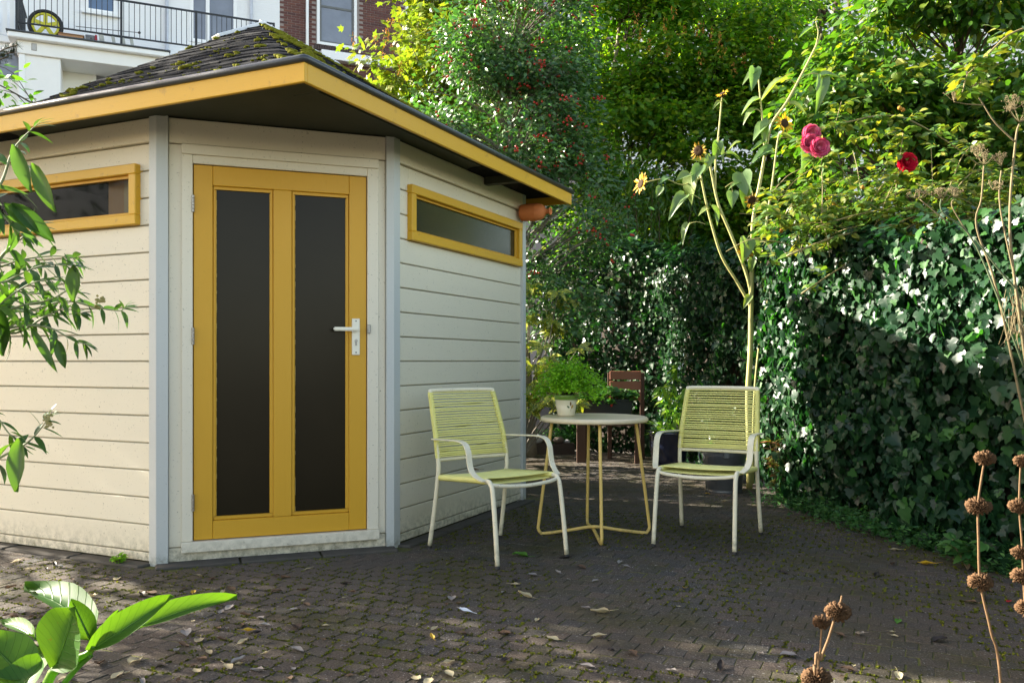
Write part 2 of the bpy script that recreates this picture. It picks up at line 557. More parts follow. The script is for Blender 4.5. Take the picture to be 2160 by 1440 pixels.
def make_wall(face, length, op, label):
    mb = MB()
    for (p0, p1, q0, q1) in backing_cut(face, length, op):
        face.mb(mb, p0, p1, q0, q1, -0.05, -0.010)
    wall = mb.build('wall', M['backing'], shed, S)
    wall['label'] = label
    bounds = [0.012] + rows
    for i, z0 in enumerate(bounds):
        top = i + 1 == len(bounds)
        z1 = ZS - 0.004 if top else bounds[i + 1]
        g0 = 0.0032 if i else 0.0
        spans = [(0.0, length)]
        if z0 < op[3] - 0.04 and z1 > op[2] + 0.04:
            spans = [(0.0, op[0] + 0.012), (op[1] - 0.012, length)]
            if z1 > op[3] + 0.03:
                MB().hexa(face.corners(op[0] + 0.0125, op[1] - 0.0125, op[3] - 0.005, z1 - 0.0032, -0.010, 0.0062)).build('board', M['cream'], wall, S, bevel=0.0035)
        for (a0, a1) in spans:
            if a1 - a0 < 0.015: continue
            o = 0.024 if top else 0.006 + random.uniform(-0.0012, 0.0012)
            MB().hexa(face.corners(a0 + (0.02 if top else 0.0), a1, z0 + g0, z1 - 0.0032, -0.010, o)).build('board', M['cream'], wall, S, bevel=0.0035)
    return wall

make_wall(left, lw_len, LWIN, 'cream weatherboard wall with sun streaks left of the door')
make_wall(right, rw_len, RWIN, 'cream weatherboard wall right of the door')

def make_window(face, op, pane, label):
    a0, a1, z0, z1 = op
    fw = 0.052
    w = face.box('window', M['ochre_h'], shed, a0, a1, z0, z0 + fw, -0.03, 0.042, 0.004)      # bottom rail carries the rest
    w['label'] = label
    face.box('frame_rail', M['ochre_h'], w, a0, a1, z1 - fw, z1, -0.03, 0.042, 0.004)
    face.box('frame_stile', M['ochre_h'], w, a0 + 0.0005, a0 + fw, z0 + fw, z1 - fw, -0.03, 0.040, 0.004)
    face.box('frame_stile', M['ochre_h'], w, a1 - fw, a1 - 0.0005, z0 + fw, z1 - fw, -0.03, 0.040, 0.004)
    b = MB()
    i0, i1, j0, j1 = a0 + fw, a1 - fw, z0 + fw, z1 - fw
    for q in ((i0, i1, j0, j0 + 0.014), (i0, i1, j1 - 0.014, j1), (i0, i0 + 0.014, j0 + 0.014, j1 - 0.014), (i1 - 0.014, i1, j0 + 0.014, j1 - 0.014)):
        face.mb(b, *q, -0.02, 0.014)
    b.build('glazing_bead', M['ochre'], w, S, bevel=0.003)
    face.box('pane', pane, w, i0 + 0.002, i1 - 0.002, j0 + 0.002, j1 - 0.002, -0.006, 0.0, 0)
    return w
make_window(left, LWIN, M['pane_clear'], 'narrow ochre framed window with a box behind its glass')
make_window(right, RWIN, M['pane_side'], 'narrow ochre framed window reflecting the greenery')

# corner posts
def post(poly, label=None):
    mb = MB()
    n = len(poly)
    mb.add([(x, y, -0.005) for x, y in poly] + [(x, y, ZS) for x, y in poly],
           [tuple(range(n - 1, -1, -1)), tuple(range(n, 2 * n))] + [(i, (i + 1) % n, n + (i + 1) % n, n + i) for i in range(n)])
    return mb.build('corner_post', M['white_post'], shed, S, bevel=0.002)
o2 = 0.032
q = math.sqrt(0.5)
def lpt(a): p = left.pt(a, o2, 0); return (p.x, p.y)
def dpt(a, n=o2): p = door_w.pt(a, n, 0); return (p.x, p.y)
def rpt(a): p = right.pt(a, o2, 0); return (p.x, p.y)
apx = o2 * math.tan(math.radians(22.5))
post([(0.02, CH + 0.038), (0.02, CH - 0.03), dpt(0.045, -0.02), dpt(0.045), dpt(-apx), lpt(0.038)])
post([dpt(DW - 0.030), dpt(DW - 0.030, -0.02), (CH - 0.02, 0.02), (CH + 0.05, 0.02), rpt(0.05), dpt(DW + apx)])
right.box('corner_post', M['white_post'], shed, rw_len - 0.045, rw_len + 0.012, -0.005, ZS, -0.06, 0.026, 0.002)
left.box('corner_post', M['white_post'], shed, lw_len - 0.045, lw_len + 0.012, -0.005, ZS, -0.06, 0.026, 0.002)
# hidden rear walls close the room
mb = MB()
mb.box((RW - 0.04, 0.0, 0.0), (RW, LW, ZS)); mb.box((0.0, LW - 0.04, 0.0), (RW - 0.04, LW, ZS))
mb.build('rear_wall', M['soffit'], shed, S)  # dark colour stands for the shade inside the room
_fl = [(0.06, CH + 0.05), (CH + 0.05, 0.06), (RW - 0.05, 0.06), (RW - 0.05, LW - 0.05), (0.06, LW - 0.05)]
MB().add([(x, y, 0.005) for x, y in _fl] + [(x, y, 0.02) for x, y in _fl], [(4, 3, 2, 1, 0), (5, 6, 7, 8, 9)] + [(i, (i + 1) % 5, 5 + (i + 1) % 5, 5 + i) for i in range(5)]).build('shed_floor', M['backing'], shed, S)

# door wall boards and door
C0, C1, L0, L1 = 0.109, 1.1406, 0.1644, 1.0765
dwall = MB()
door_w.mb(dwall, 0.03, L0, 0.01, ZS, -0.05, -0.012); door_w.mb(dwall, L1, DW - 0.03, 0.01, ZS, -0.05, -0.012)
door_w.mb(dwall, L0, L1, 2.085, ZS, -0.05, -0.012); door_w.mb(dwall, L0, L1, 0.01, 0.11, -0.05, -0.012)
dwall = dwall.build('wall', M['backing'], shed, S)
dwall['label'] = 'narrow cream front wall around the ochre door'
door_w.box('board', M['cream_trim'], dwall, 0.046, DW - 0.031, 2.183, ZS - 0.003, -0.012, 0.012)
door_w.box('board', M['cream_trim'], dwall, 0.046, C0 + 0.01, 0.085, 2.178, -0.012, 0.006)
door_w.box('board', M['cream_trim'], dwall, C1 - 0.01, DW - 0.031, 0.085, 2.178, -0.012, 0.006)
door_w.box('board', M['cream'], dwall, 0.046, DW - 0.031, 0.008, 0.080, -0.012, 0.004)

door = door_w.box('door', M['ochre'], shed, L0 + 0.003, 0.262, 0.116, 2.078, -0.030, 0.014)   # hinge stile, carries the rest
door['label'] = 'ochre panelled door with two tall dark frosted panes'
door_w.box('stile', M['ochre'], door, 0.978, L1 - 0.003, 0.116, 2.078, -0.030, 0.014)
door_w.box('rail', M['ochre'], door, 0.2628, 0.9772, 1.975, 2.078, -0.029, 0.0135)
door_w.box('rail', M['ochre'], door, 0.2628, 0.9772, 0.116, 0.212, -0.029, 0.0135)
door_w.box('mullion', M['ochre'], door, 0.571, 0.667, 0.2128, 1.9742, -0.028, 0.0132)
for (g0, g1) in ((0.2628, 0.5702), (0.6678, 0.9772)):
    pn = door_w.box('pane', M['frosted'], door, g0 + 0.004, g1 - 0.004, 0.216, 1.971, -0.012, -0.006, 0)
    b = MB(); w_ = 0.018
    for qd in ((g0, g1, 0.2128, 0.2128 + w_), (g0, g1, 1.9742 - w_, 1.9742), (g0, g0 + w_, 0.2128 + w_, 1.9742 - w_), (g1 - w_, g1, 0.2128 + w_, 1.9742 - w_)):
        door_w.mb(b, *qd, -0.02, 0.006)
    b.build('glazing_bead', M['ochre'], door, S, bevel=0.005)
    # crooked line of old putty along the left edge of the glass
    b = MB(); z = 0.235
    while z < 1.95:
        dz = random.uniform(0.012, 0.035)
        wd = random.choice((0.0005, 0.001, 0.0015, 0.0025))
        door_w.mb(b, g0 + w_ - 0.001, g0 + w_ + wd, z, z + dz, -0.006, -0.0035)
        z += dz
    b.build('putty_line', M['putty'], door, S)

# casing
cas = door_w.box('door_casing', M['cream_trim'], shed, C0, L0 - 0.001, 0.1125, 2.127, -0.012, 0.024)
cas['label'] = 'cream door casing'
door_w.box('jamb', M['cream_trim'], cas, L1 + 0.001, C1, 0.1125, 2.127, -0.012, 0.024)
door_w.box('head', M['cream_trim'], cas, C0, C1, 2.1275, 2.178, -0.012, 0.034)
door_w.box('head', M['cream_trim'], cas, L0 - 0.0005, L1 + 0.0005, 2.082, 2.127, -0.012, 0.0225)
door_w.box('threshold', M['cream_trim'], shed, C0 - 0.002, C1 + 0.002, 0.058, 0.112, -0.02, 0.045)
# hinges
for hz in (1.872, 1.182, 0.315):
    h = MB()
    c = door_w.pt(L0, 0.027, 0)
    for k in range(5):
        h.lathe([(0.0, 0), (0.0075, 0.0008), (0.0075, 0.0162), (0.0, 0.017)], 10, Matrix.Translation((c.x, c.y, hz - 0.045 + k * 0.018)))
    h.build('hinge', M['hardware'], door, S)
# lock plate, lever and cylinder
hp = door_w.box('lock_plate', M['handle'], door, 0.992, 1.036, 1.085, 1.288, 0.014, 0.022, 0.003)
def on_door(a, n, z): return door_w.pt(a, n, z)
rosz = 1.228
MB().tube([on_door(1.016, 0.022, rosz), on_door(1.016, 0.062, rosz)], 0.010, 12).build('lever_neck', M['handle'], door, S, smooth=True)
lv = MB()
lv.hexa(door_w.corners(0.885, 1.026, rosz - 0.010, rosz + 0.010, 0.052, 0.068))
lv.build('lever', M['handle'], door, S, bevel=0.005, seg=2)
k = MB()
k.tube([on_door(1.014, 0.0215, 1.165), on_door(1.014, 0.030, 1.165)], 0.0085, 12)
k.hexa(door_w.corners(1.009, 1.019, 1.138, 1.165, 0.0215, 0.028))
k.build('lock_cylinder', M['hardware'], door, S)
for z in (1.100, 1.274):
    MB().tube([on_door(1.014, 0.0215, z), on_door(1.014, 0.0245, z)], 0.004, 8).build('screw', M['black'], door, S)
door_w.box('latch_keeper', M['hardware'], cas, L1 - 0.002, L1 + 0.018, 1.205, 1.255, 0.022, 0.034, 0.003)

# ---------------------------------------------------------------- roof
OV = 0.315
ZE = 2.318                   # roof deck level at the eaves
RA, RB, RISE = 1.56, 1.56, 0.985     # apex distance from right eave (y) and left eave (x)
L_H, R_H = 2.10, 1.92        # where the rear edges come down to the eaves
KA, KB = RISE / RB, RISE / RA
def roof_h(x, y):
    """x, y measured from the eaves corner"""
    pl = KA * x; pr = KB * y
    p3 = pl - 1.0 * (y - (L_H + (RA - L_H) * x / RB))
    p4 = pr - 1.0 * (x - (R_H + (RB - R_H) * y / RA))
    k = 16.0
    m = min(pl, pr)
    sm = m - math.log(1 + math.exp(-k * abs(pl - pr))) / k * max(0.0, 1 - m / RISE * 0.5)
    return max(0.0, min(sm, p3, p4))
def rp(x, y, dz=0.0):
    return Vector((x - OV, y - OV, ZE + roof_h(x, y) + dz))
RXE, RYE = RW + OV + 0.17, LW + OV + 0.15     # eaves ends
mb = MB()
gx = [i * RXE / 44 for i in range(45)]; gy = [i * RYE / 44 for i in range(45)]
vs = [rp(x, y, -0.012 + (-0.02 if (x < 0.02 or y < 0.02) else 0)) for x in gx for y in gy]
mb.add(vs, [(i * 45 + j, (i + 1) * 45 + j, (i + 1) * 45 + j + 1, i * 45 + j + 1) for i in range(44) for j in range(44)])
roof = mb.build('roof', M['shingle'], shed, S, smooth=True)
roof['label'] = 'dark hipped roof of mossy bitumen shingles'
# shingle courses follow the contour lines, so they bend round the hip
ax, ay = RB, RA
def contour(phi, h):
    dx, dy = math.cos(phi), math.sin(phi)
    lo, hi = 0.0, 4.0
    for _ in range(24):
        mid = (lo + hi) / 2
        x, y = ax + dx * mid, ay + dy * mid
        if x < 0 or y < 0: hi = mid; continue
        if roof_h(x, y) < h: hi = mid
        else: lo = mid
    return ax + dx * lo, ay + dy * lo
ph0 = math.atan2(L_H - ay + 0.06, -ax); ph1 = math.atan2(-ay, R_H - ax + 0.06) + 2 * math.pi
NC = 16
for c in range(NC):
    h0 = RISE * (c / NC) ** 1.0 * 0.985; h1 = RISE * min(0.992, (c + 1.35) / NC)
    pts = [contour(ph0 + (ph1 - ph0) * i / 160, max(h0, 0.004)) for i in range(161)]
    cum = [0.0]
    for i in range(160): cum.append(cum[-1] + math.dist(pts[i], pts[i + 1]))
    total = cum[-1]
    step = 0.24; off = -step * (0.5 if c % 2 else 0.0)
    s0 = off
    while s0 < total - 0.02:
        s1 = s0 + step
        a0, a1 = max(0.0, s0), min(total, s1)
        s0 = s1
        if a1 - a0 < 0.03: continue
        ph = [np.interp(a0 + (a1 - a0) * (0.004 + 0.992 * j / 4), cum, [ph0 + (ph1 - ph0) * i / 160 for i in range(161)]) for j in range(5)]
        lift = 0.011 + random.uniform(-0.003, 0.003)
        wob = [random.uniform(-0.008, 0.008) for _ in range(5)]
        sag = random.uniform(-0.010, 0.010)
        vs = []
        for j, f in enumerate(ph):
            x, y = contour(f, max(0.002, h0 + wob[j] + sag)); vs.append(rp(x, y, lift))
        for j, f in enumerate(ph):
            x, y = contour(f, h1); vs.append(rp(x, y, 0.002))
        for j, f in enumerate(ph):
            x, y = contour(f, max(0.002, h0 + wob[j] + sag)); vs.append(rp(x, y, lift - 0.010))
        fs = [(j + 1, j, 5 + j, 6 + j) for j in range(4)] + [(j, j + 1, 11 + j, 10 + j) for j in range(4)]
        MB().add(vs, fs).build('shingle', M['shingle'], roof, S, smooth=False)

# eaves: fascia, rolled edge trim, soffit
fa = MB().box((-OV - 0.02, -OV - 0.02, 2.237), (-OV, RYE - OV, 2.322)).build('fascia', M['ochre_h'], roof, S, bevel=0.003)
fb = MB().box((-OV + 0.0005, -OV - 0.02, 2.237), (RXE - OV, -OV, 2.322)).build('fascia', M['ochre_h'], roof, S, bevel=0.003)
tr = MB()
zt = 2.336
tr.tube([(-OV - 0.022, RYE - OV, zt), (-OV - 0.022, 1.0, zt + 0.001), (-OV - 0.022, 0.2, zt - 0.001), (-OV - 0.022, -OV - 0.004, zt), (-OV - 0.018, -OV - 0.018, zt + 0.001), (-OV - 0.004, -OV - 0.022, zt), (0.3, -OV - 0.022, zt + 0.001), (1.6, -OV - 0.022, zt - 0.001), (RXE - OV + 0.01, -OV - 0.022, zt)], 0.0165, 12)
tr.box((-OV - 0.02, -OV - 0.02, 2.3235), (-OV + 0.06, RYE - OV, 2.331)); tr.box((-OV + 0.061, -OV - 0.02, 2.3235), (RXE - OV, -OV + 0.06, 2.331))
tr.build('eaves_trim', M['gutter'], roof, S, smooth=True)
# soffit boards along the two eaves and across the corner
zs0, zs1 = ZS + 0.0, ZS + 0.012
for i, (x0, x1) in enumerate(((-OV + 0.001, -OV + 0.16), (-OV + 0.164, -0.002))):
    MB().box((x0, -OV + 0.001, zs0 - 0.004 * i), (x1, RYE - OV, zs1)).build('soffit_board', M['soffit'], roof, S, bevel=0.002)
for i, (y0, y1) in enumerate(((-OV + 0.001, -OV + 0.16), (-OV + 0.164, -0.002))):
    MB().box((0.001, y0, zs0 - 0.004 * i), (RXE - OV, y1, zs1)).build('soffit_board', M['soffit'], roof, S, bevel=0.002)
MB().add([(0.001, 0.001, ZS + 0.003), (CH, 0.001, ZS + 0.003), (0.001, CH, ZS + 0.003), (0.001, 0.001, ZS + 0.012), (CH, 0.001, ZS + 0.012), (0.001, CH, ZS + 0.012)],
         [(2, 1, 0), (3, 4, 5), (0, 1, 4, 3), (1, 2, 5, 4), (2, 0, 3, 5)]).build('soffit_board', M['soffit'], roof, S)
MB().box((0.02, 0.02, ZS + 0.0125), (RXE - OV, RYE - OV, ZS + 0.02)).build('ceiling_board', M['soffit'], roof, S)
MB().box((RXE - OV - 0.02, -OV + 0.001, 2.245), (RXE - OV, RYE - OV, 2.318)).build('fascia', M['ochre_h'], roof, S)
# bracket block near the far end of the right eave
MB().box((1.98, -0.30, 2.255), (2.04, -0.03, 2.3105)).build('bracket', M['soffit'], roof, S, bevel=0.003)

# white edge flashing down both rear edges from the apex
fl = MB()
apex = rp(ax, ay, 0.03)
pl_ = rp(ax + (0 - ax) * 0.20, ay + (L_H - ay) * 0.20, 0.026); pr_ = rp(ax + (R_H - ax) * 0.34, ay + (0 - ay) * 0.34, 0.022)
fl.beam(apex + Vector((0.03, 0.03, 0)), pl_ + Vector((0.02, 0.03, 0)), 0.10, 0.022); fl.beam(apex + Vector((0.03, 0.03, 0.003)), pr_ + Vector((0.03, 0.02, 0.003)), 0.10, 0.022)
fl.build('edge_flashing', plain('white_flashing', (0.72, 0.74, 0.76), 0.4, 0, 0.5, 0.1), roof, S, bevel=0.003)

# moss cushions: sprinkled on the left slope, a thick band just right of the hip
mb = MB()
def moss_at(x, y, r, s):
    p = rp(x, y, 0.012)
    mb.blob(p, r, 1, 0.7, (1.2, 1.2, 0.55), s)
for i in range(85):
    y = random.uniform(0.25, 1.9); x = random.uniform(0.05, 1.45)
    if y < x * 1.0: continue
    r = random.choice((0.008, 0.011, 0.014, 0.02)) * random.uniform(0.7, 1.2)
    for j in range(random.randint(1, 5)):
        moss_at(x + random.gauss(0, 0.018), y + random.gauss(0, 0.022), r * random.uniform(0.6, 1.1), i + j * 0.3)
for i in range(900):
    y = random.uniform(0.03, 1.46); x = y + abs(random.gauss(0.02, 0.10 + 0.10 * (1.5 - y) / 1.5))
    if noise.noise(Vector((x * 6, y * 6, 0.4))) < -0.15: continue
    if x - y < 0.03 and y < 0.8: continue
    moss_at(x, y, random.uniform(0.008, 0.020), i * 0.17)
for i in range(420):
    t_ = random.random(); x = ax + (R_H - ax) * t_ - 0.03 + random.gauss(0, 0.02); y = ay * (1 - t_) + random.gauss(0, 0.04) - 0.04
    if y < 0.02: continue
    moss_at(x, y, random.uniform(0.008, 0.019), i * 0.23)
tag(mb.build('moss', M['moss'], roof, S, smooth=True), kind='stuff')

# ---------------------------------------------------------------- terracotta jar under the right eave
jp = S @ Vector((CH + 1.745, -0.03, 2.158))
jar = thing('terracotta_jar', 'terracotta nesting jar lying under the right eave of the shed', 'jar', jp)
ax_out = (S.to_3x3() @ Vector((0.06, -1, 0))).normalized()
JM = Matrix.Translation(jp) @ ax_out.to_track_quat('Z', 'X').to_matrix().to_4x4()
MB().lathe([(0.0, 0.0), (0.052, 0.0), (0.060, 0.006), (0.064, 0.03), (0.0655, 0.10), (0.0655, 0.118), (0.067, 0.122), (0.0655, 0.127), (0.064, 0.135), (0.058, 0.158), (0.045, 0.178), (0.028, 0.190), (0.020, 0.196), (0.018, 0.210), (0.022, 0.222)], 36, JM).build('jar_body', M['terracotta'], jar, smooth=True)
MB().lathe([(0.022, 0.221), (0.029, 0.224), (0.030, 0.232), (0.026, 0.236), (0.019, 0.232), (0.014, 0.215), (0.012, 0.19)], 28, JM).build('jar_mouth', M['terracotta'], jar, smooth=True)

# ---------------------------------------------------------------- box standing inside behind the left window
bx = thing('cardboard_box', 'brown box standing inside the shed behind the left window', 'box', S @ Vector((0.25, 1.25, 1.55)))
M['card'] = plain('cardboard', (0.55, 0.31, 0.17), 0.8, 0, 0.2, 0.15, 5)
MB().box((0.06, CH + 0.14, 1.60), (0.42, CH + 0.44, 2.03)).build('carton', M['card'], bx, S, bevel=0.004)
MB().box((0.057, CH + 0.27, 1.60), (0.0595, CH + 0.315, 2.028)).build('tape', plain('tape', (0.5, 0.36, 0.2), 0.4), bx, S)
sh = thing('wall_shelf', 'wooden shelf inside the shed under the brown box', 'shelf', S @ Vector((0.25, 1.5, 1.57)))
MB().box((0.0, CH + 0.1, 1.575), (0.45, LW - 0.06, 1.60)).build('shelf_board', M['card'], sh, S)
for yy in (1.2, 2.4):
    MB().add([(0.02, yy, 1.575), (0.02, yy + 0.03, 1.575), (0.30, yy + 0.03, 1.575), (0.30, yy, 1.575), (0.02, yy, 1.30), (0.02, yy + 0.03, 1.30)],
             [(0, 1, 2, 3), (0, 4, 5, 1), (3, 2, 5, 4), (0, 3, 4), (1, 5, 2)]).build('shelf_bracket', M['card'], sh, S)

# ================================================================ ground and paving
def soil_mat():
    m, nt, p, out = new_mat('garden_soil')
    n = noise_n(nt, 6, 7, 0.7)
    c = ramp(nt, n, [(0.3, (0.018, 0.013, 0.009)), (0.6, (0.05, 0.037, 0.025)), (0.8, (0.07, 0.06, 0.03))])
    nt.links.new(c, p.inputs['Base Color']); p.inputs['Roughness'].default_value = 0.95
    bump(nt, p, noise_n(nt, 40, 6), 0.8, 0.03)
    return m
M['soil'] = soil_mat()
mb = MB()
gxs = [-300, -60, -20] + [-8 + i * 0.5 for i in range(45)] + [40, 120, 300]
gys = [-120, -30, -6] + [-2 + i * 0.5 for i in range(45)] + [40, 120, 400]
def soil_z(x, y):
    return -0.045 + 0.02 * noise.noise(Vector((x * 2, y * 2, 0)))
vs = [(x, y, soil_z(x, y)) for x in gxs for y in gys]
ny = len(gys)
mb.add(vs, [(i * ny + j, (i + 1) * ny + j, (i + 1) * ny + j + 1, i * ny + j + 1) for i in range(len(gxs) - 1) for j in range(ny - 1)])
tag(mb.build('ground', M['soil'], smooth=True), 'dark garden soil around the paved patio', 'ground', kind='structure')

def bed_mat():
    m, nt, p, out = new_mat('mossy_joint_sand')
    n = noise_n(nt, 1.3, 4, 0.6); n2 = noise_n(nt, 30, 5, 0.7)
    c = ramp(nt, mth(nt, 'ADD', mth(nt, 'MULTIPLY', n, 0.7), mth(nt, 'MULTIPLY', n2, 0.3)),
             [(0.34, (0.060, 0.050, 0.036)), (0.46, (0.060, 0.058, 0.014)), (0.58, (0.10, 0.105, 0.012))])
    nt.links.new(c, p.inputs['Base Color']); p.inputs['Roughness'].default_value = 0.95
    bump(nt, p, noise_n(nt, 120, 4), 0.8, 0.01)
    return m
M['bed'] = bed_mat()

def sett_mat():
    m, nt, p, out = new_mat('worn_paving_sett')
    r = island(nt)
    base = ramp(nt, r, [(0.0, (0.083, 0.067, 0.056)), (0.25, (0.064, 0.060, 0.056)), (0.5, (0.092, 0.074, 0.061)), (0.75, (0.060, 0.058, 0.057)), (1.0, (0.084, 0.074, 0.056))])
    sp = noise_n(nt, 150, 3, 0.75)
    base = mixc(nt, ramp(nt, sp, [(0.36, (0, 0, 0)), (0.66, (1, 1, 1))]), mixc(nt, 1.0, base, (0.30, 0.30, 0.30), 'MULTIPLY'), mixc(nt, 1.0, base, (2.1, 2.05, 2.0), 'MULTIPLY'))
    sp2 = noise_n(nt, 95, 1, 0.4)
    base = mixc(nt, ramp(nt, sp2, [(0.70, (0, 0, 0)), (0.73, (1, 1, 1))]), base, (0.36, 0.35, 0.33))
    # dry pale rain-sheltered patch by the door
    d = nd(nt, 'ShaderNodeVectorMath', operation='DISTANCE')
    nt.links.new(nd(nt, 'ShaderNodeNewGeometry').outputs['Position'], d.inputs[0]); d.inputs[1].default_value = (-0.98, 4.28, 0)
    dn = mth(nt, 'ADD', d.outputs['Value'], mth(nt, 'MULTIPLY', noise_n(nt, 5, 4), 0.55))
    dry = ramp(nt, dn, [(0.52, (1, 1, 1)), (0.98, (0, 0, 0))])
    base = mixc(nt, mth(nt, 'MULTIPLY', dry, 0.55), base, (0.115, 0.098, 0.085))
    # green-brown algae and moss film in drifting patches
    a = noise_n(nt, 1.6, 6, 0.68)
    am = mth(nt, 'MULTIPLY', ramp(nt, a, [(0.47, (0, 0, 0)), (0.66, (1, 1, 1))]), mth(nt, 'SUBTRACT', 0.72, dry), True)
    base = mixc(nt, am, base, ramp(nt, noise_n(nt, 60, 4), [(0.35, (0.030, 0.028, 0.012)), (0.6, (0.060, 0.060, 0.014)), (0.72, (0.095, 0.10, 0.016))]))
    br = noise_n(nt, 0.9, 3)
    base = mixc(nt, mth(nt, 'MULTIPLY', ramp(nt, br, [(0.42, (0, 0, 0)), (0.62, (1, 1, 1))]), 0.45), base, (0.066, 0.054, 0.042))
    nt.links.new(base, p.inputs['Base Color'])
    p.inputs['Roughness'].default_value = 0.82; p.inputs['Specular IOR Level'].default_value = 0.12
    bump(nt, p, mth(nt, 'ADD', sp, mth(nt, 'MULTIPLY', noise_n(nt, 35, 4), 1.5)), 0.55, 0.006)
    return m
M['sett'] = sett_mat()

# outline of the patio on the bed side, in world metres
HEDGE = [(4.6, -4.5), (3.9, -1.2), (3.35, 1.6), (2.98, 3.0), (2.60, 4.25), (2.30, 5.25), (2.13, 6.1), (2.13, 7.0), (2.09, 7.7), (1.92, 8.7), (1.72, 9.6), (0.95, 10.25), (0.45, 10.45)]
def hedge_x(y):
    for (x0, y0), (x1, y1) in zip(HEDGE, HEDGE[1:]):
        if y0 <= y <= y1:
            return x0 + (x1 - x0) * (y - y0) / (y1 - y0)
    return HEDGE[0][0] if y < HEDGE[0][1] else 0.0
patio = MB()
pl = [(-5.5, 1.4), (3.2, 1.4), (2.9, 2.9), (2.46, 4.3), (1.98, 6.1), (2.0, 7.5), (1.7, 9.2), (1.2, 10.05), (-1.0, 10.25), (-3.0, 7.5), (-5.5, 6.4)]
patio.add([(x, y, -0.0028) for x, y in pl], [tuple(range(len(pl)))])
patio = patio.build('patio', M['bed'])
tag(patio, 'patio of small worn mossy paving setts', 'paving', kind='structure')
def inside(x, y):
    c = False
    for (x0, y0), (x1, y1) in zip(pl, pl[1:] + pl[:1]):
        if (y0 > y) != (y1 > y) and x < (x1 - x0) * (y - y0) / (y1 - y0) + x0: c = not c
    return c

SA, SB = 0.090, 0.088           # sett module along the rows (shed y axis) and across
def sett_t(seed):
    r = random.Random(seed)
    a, b = 0.5 * (1 - 0.03), 0.5 * (1 - 0.03)
    j = lambda s=0.025: r.uniform(-s, s)
    ring = []
    for (x, y) in ((-a, -b), (a, -b), (a, b), (-a, b)):
        ring.append((x + j(), y + j()))
    top = [(x * 0.962, y * 0.962, 0.0 + r.uniform(-.0008, .0008)) for x, y in ring]
    mid = [(x, y, -0.0018 + r.uniform(-0.0006, 0.0006)) for x, y in ring]
    bot = [(x, y, -0.04) for x, y in ring]
    V = np.array(top + mid + bot + [(0, 0, 0.0004 + r.uniform(-0.0008, 0.0008))], float)
    T = []
    for i in range(4):
        k = (i + 1) % 4
        T += [(i, k, 12), (4 + i, 4 + k, k), (4 + i, k, i), (8 + i, 8 + k, 4 + k), (8 + i, 4 + k, 4 + i)]
    return V, np.array(T)
setts = [sett_t(i) for i in range(10)]
P_, R_, sc_ = [], [], []
Sinv = S.inverted()
for j in range(-54, 98):
    for i in range(-74, 74):
        x = (j + 0.5) * SB; y = (i + 0.5 + (0.5 if j % 2 else 0.0)) * SA
        lx, ly = x, y
        # keep clear of the shed and its edging
        d1 = lx + 0.13; d2 = ly + 0.13; d3 = (lx + ly - CH) / math.sqrt(2) + 0.14
        if d1 > 0 and d2 > 0 and d3 > 0 and lx < RW + 0.1 and ly < LW + 0.1: continue
        w = S @ Vector((lx, ly, 0))
        if not inside(w.x, w.y): continue
        w += Vector((random.gauss(0, .0016), random.gauss(0, .0016), 0))
        P_.append((w.x, w.y, 0.0 + 0.0018 * noise.noise(Vector((w.x * 1.3, w.y * 1.3, 3))) + random.uniform(-0.0014, 0.0014)))
P_ = np.array(P_)
n = len(P_)
ex = np.array([(S.to_3x3() @ Vector((1, 0, 0)))[:]] * n); ey = np.array([(S.to_3x3() @ Vector((0, 1, 0)))[:]] * n)
up = np.tile([0, 0, 1.0], (n, 1)) + rng.normal(0, 0.006, (n, 3))
Dj = ey + rng.normal(0, 0.02, (n, 3)) * [1, 1, 0]
foliage(patio, 'sett', setts, P_, up, Dj, np.tile([SB, SA, 1.0], (n, 1)) * rng.uniform(.96, 1.0, (n, 3)), M['sett'], 300, 'sett_field', smooth=False)

# moss tufts in the joints
K = 170000
tx = rng.uniform(-2.6, 2.6, K); ty = 2.5 + 3.8 * rng.random(K) ** 1.4
pos = []
for x, y in zip(tx, ty):
    if noise.noise(Vector((x * 1.5, y * 1.5, 7.7))) < -0.10: continue
    l = Sinv @ Vector((x, y, 0))
    j = math.floor(l.x / SB); fx = l.x / SB - j
    iy = l.y / SA - (0.5 if j % 2 else 0.0); fy = iy - math.floor(iy)
    if not (fx < 0.06 or fx > 0.94 or fy < 0.06 or fy > 0.94): continue
    if l.x > -0.12 and l.y > -0.12 and (l.x + l.y - CH) > -0.18: continue
    if not inside(x, y): continue
    pos.append((x, y, -0.002))
pos = np.array(pos)
m_ = len(pos)
M['joint_moss'] = leaf_mat('joint_moss', [(0.05, 0.055, 0.010), (0.10, 0.115, 0.012), (0.16, 0.165, 0.02)], 0.9, 0.2, (1.3, 1.3, 0.8), 0.1)
mo = foliage(patio, 'joint_moss', [diamond_t(0.9, 0.3, 0.1)], pos, rvec(m_) * 0.6 + [0, 0, 0.8], rvec(m_) * [1, 1, 0.3] + [0, 0, 0.45], rng.uniform(0.006, 0.015, m_), M['joint_moss'])

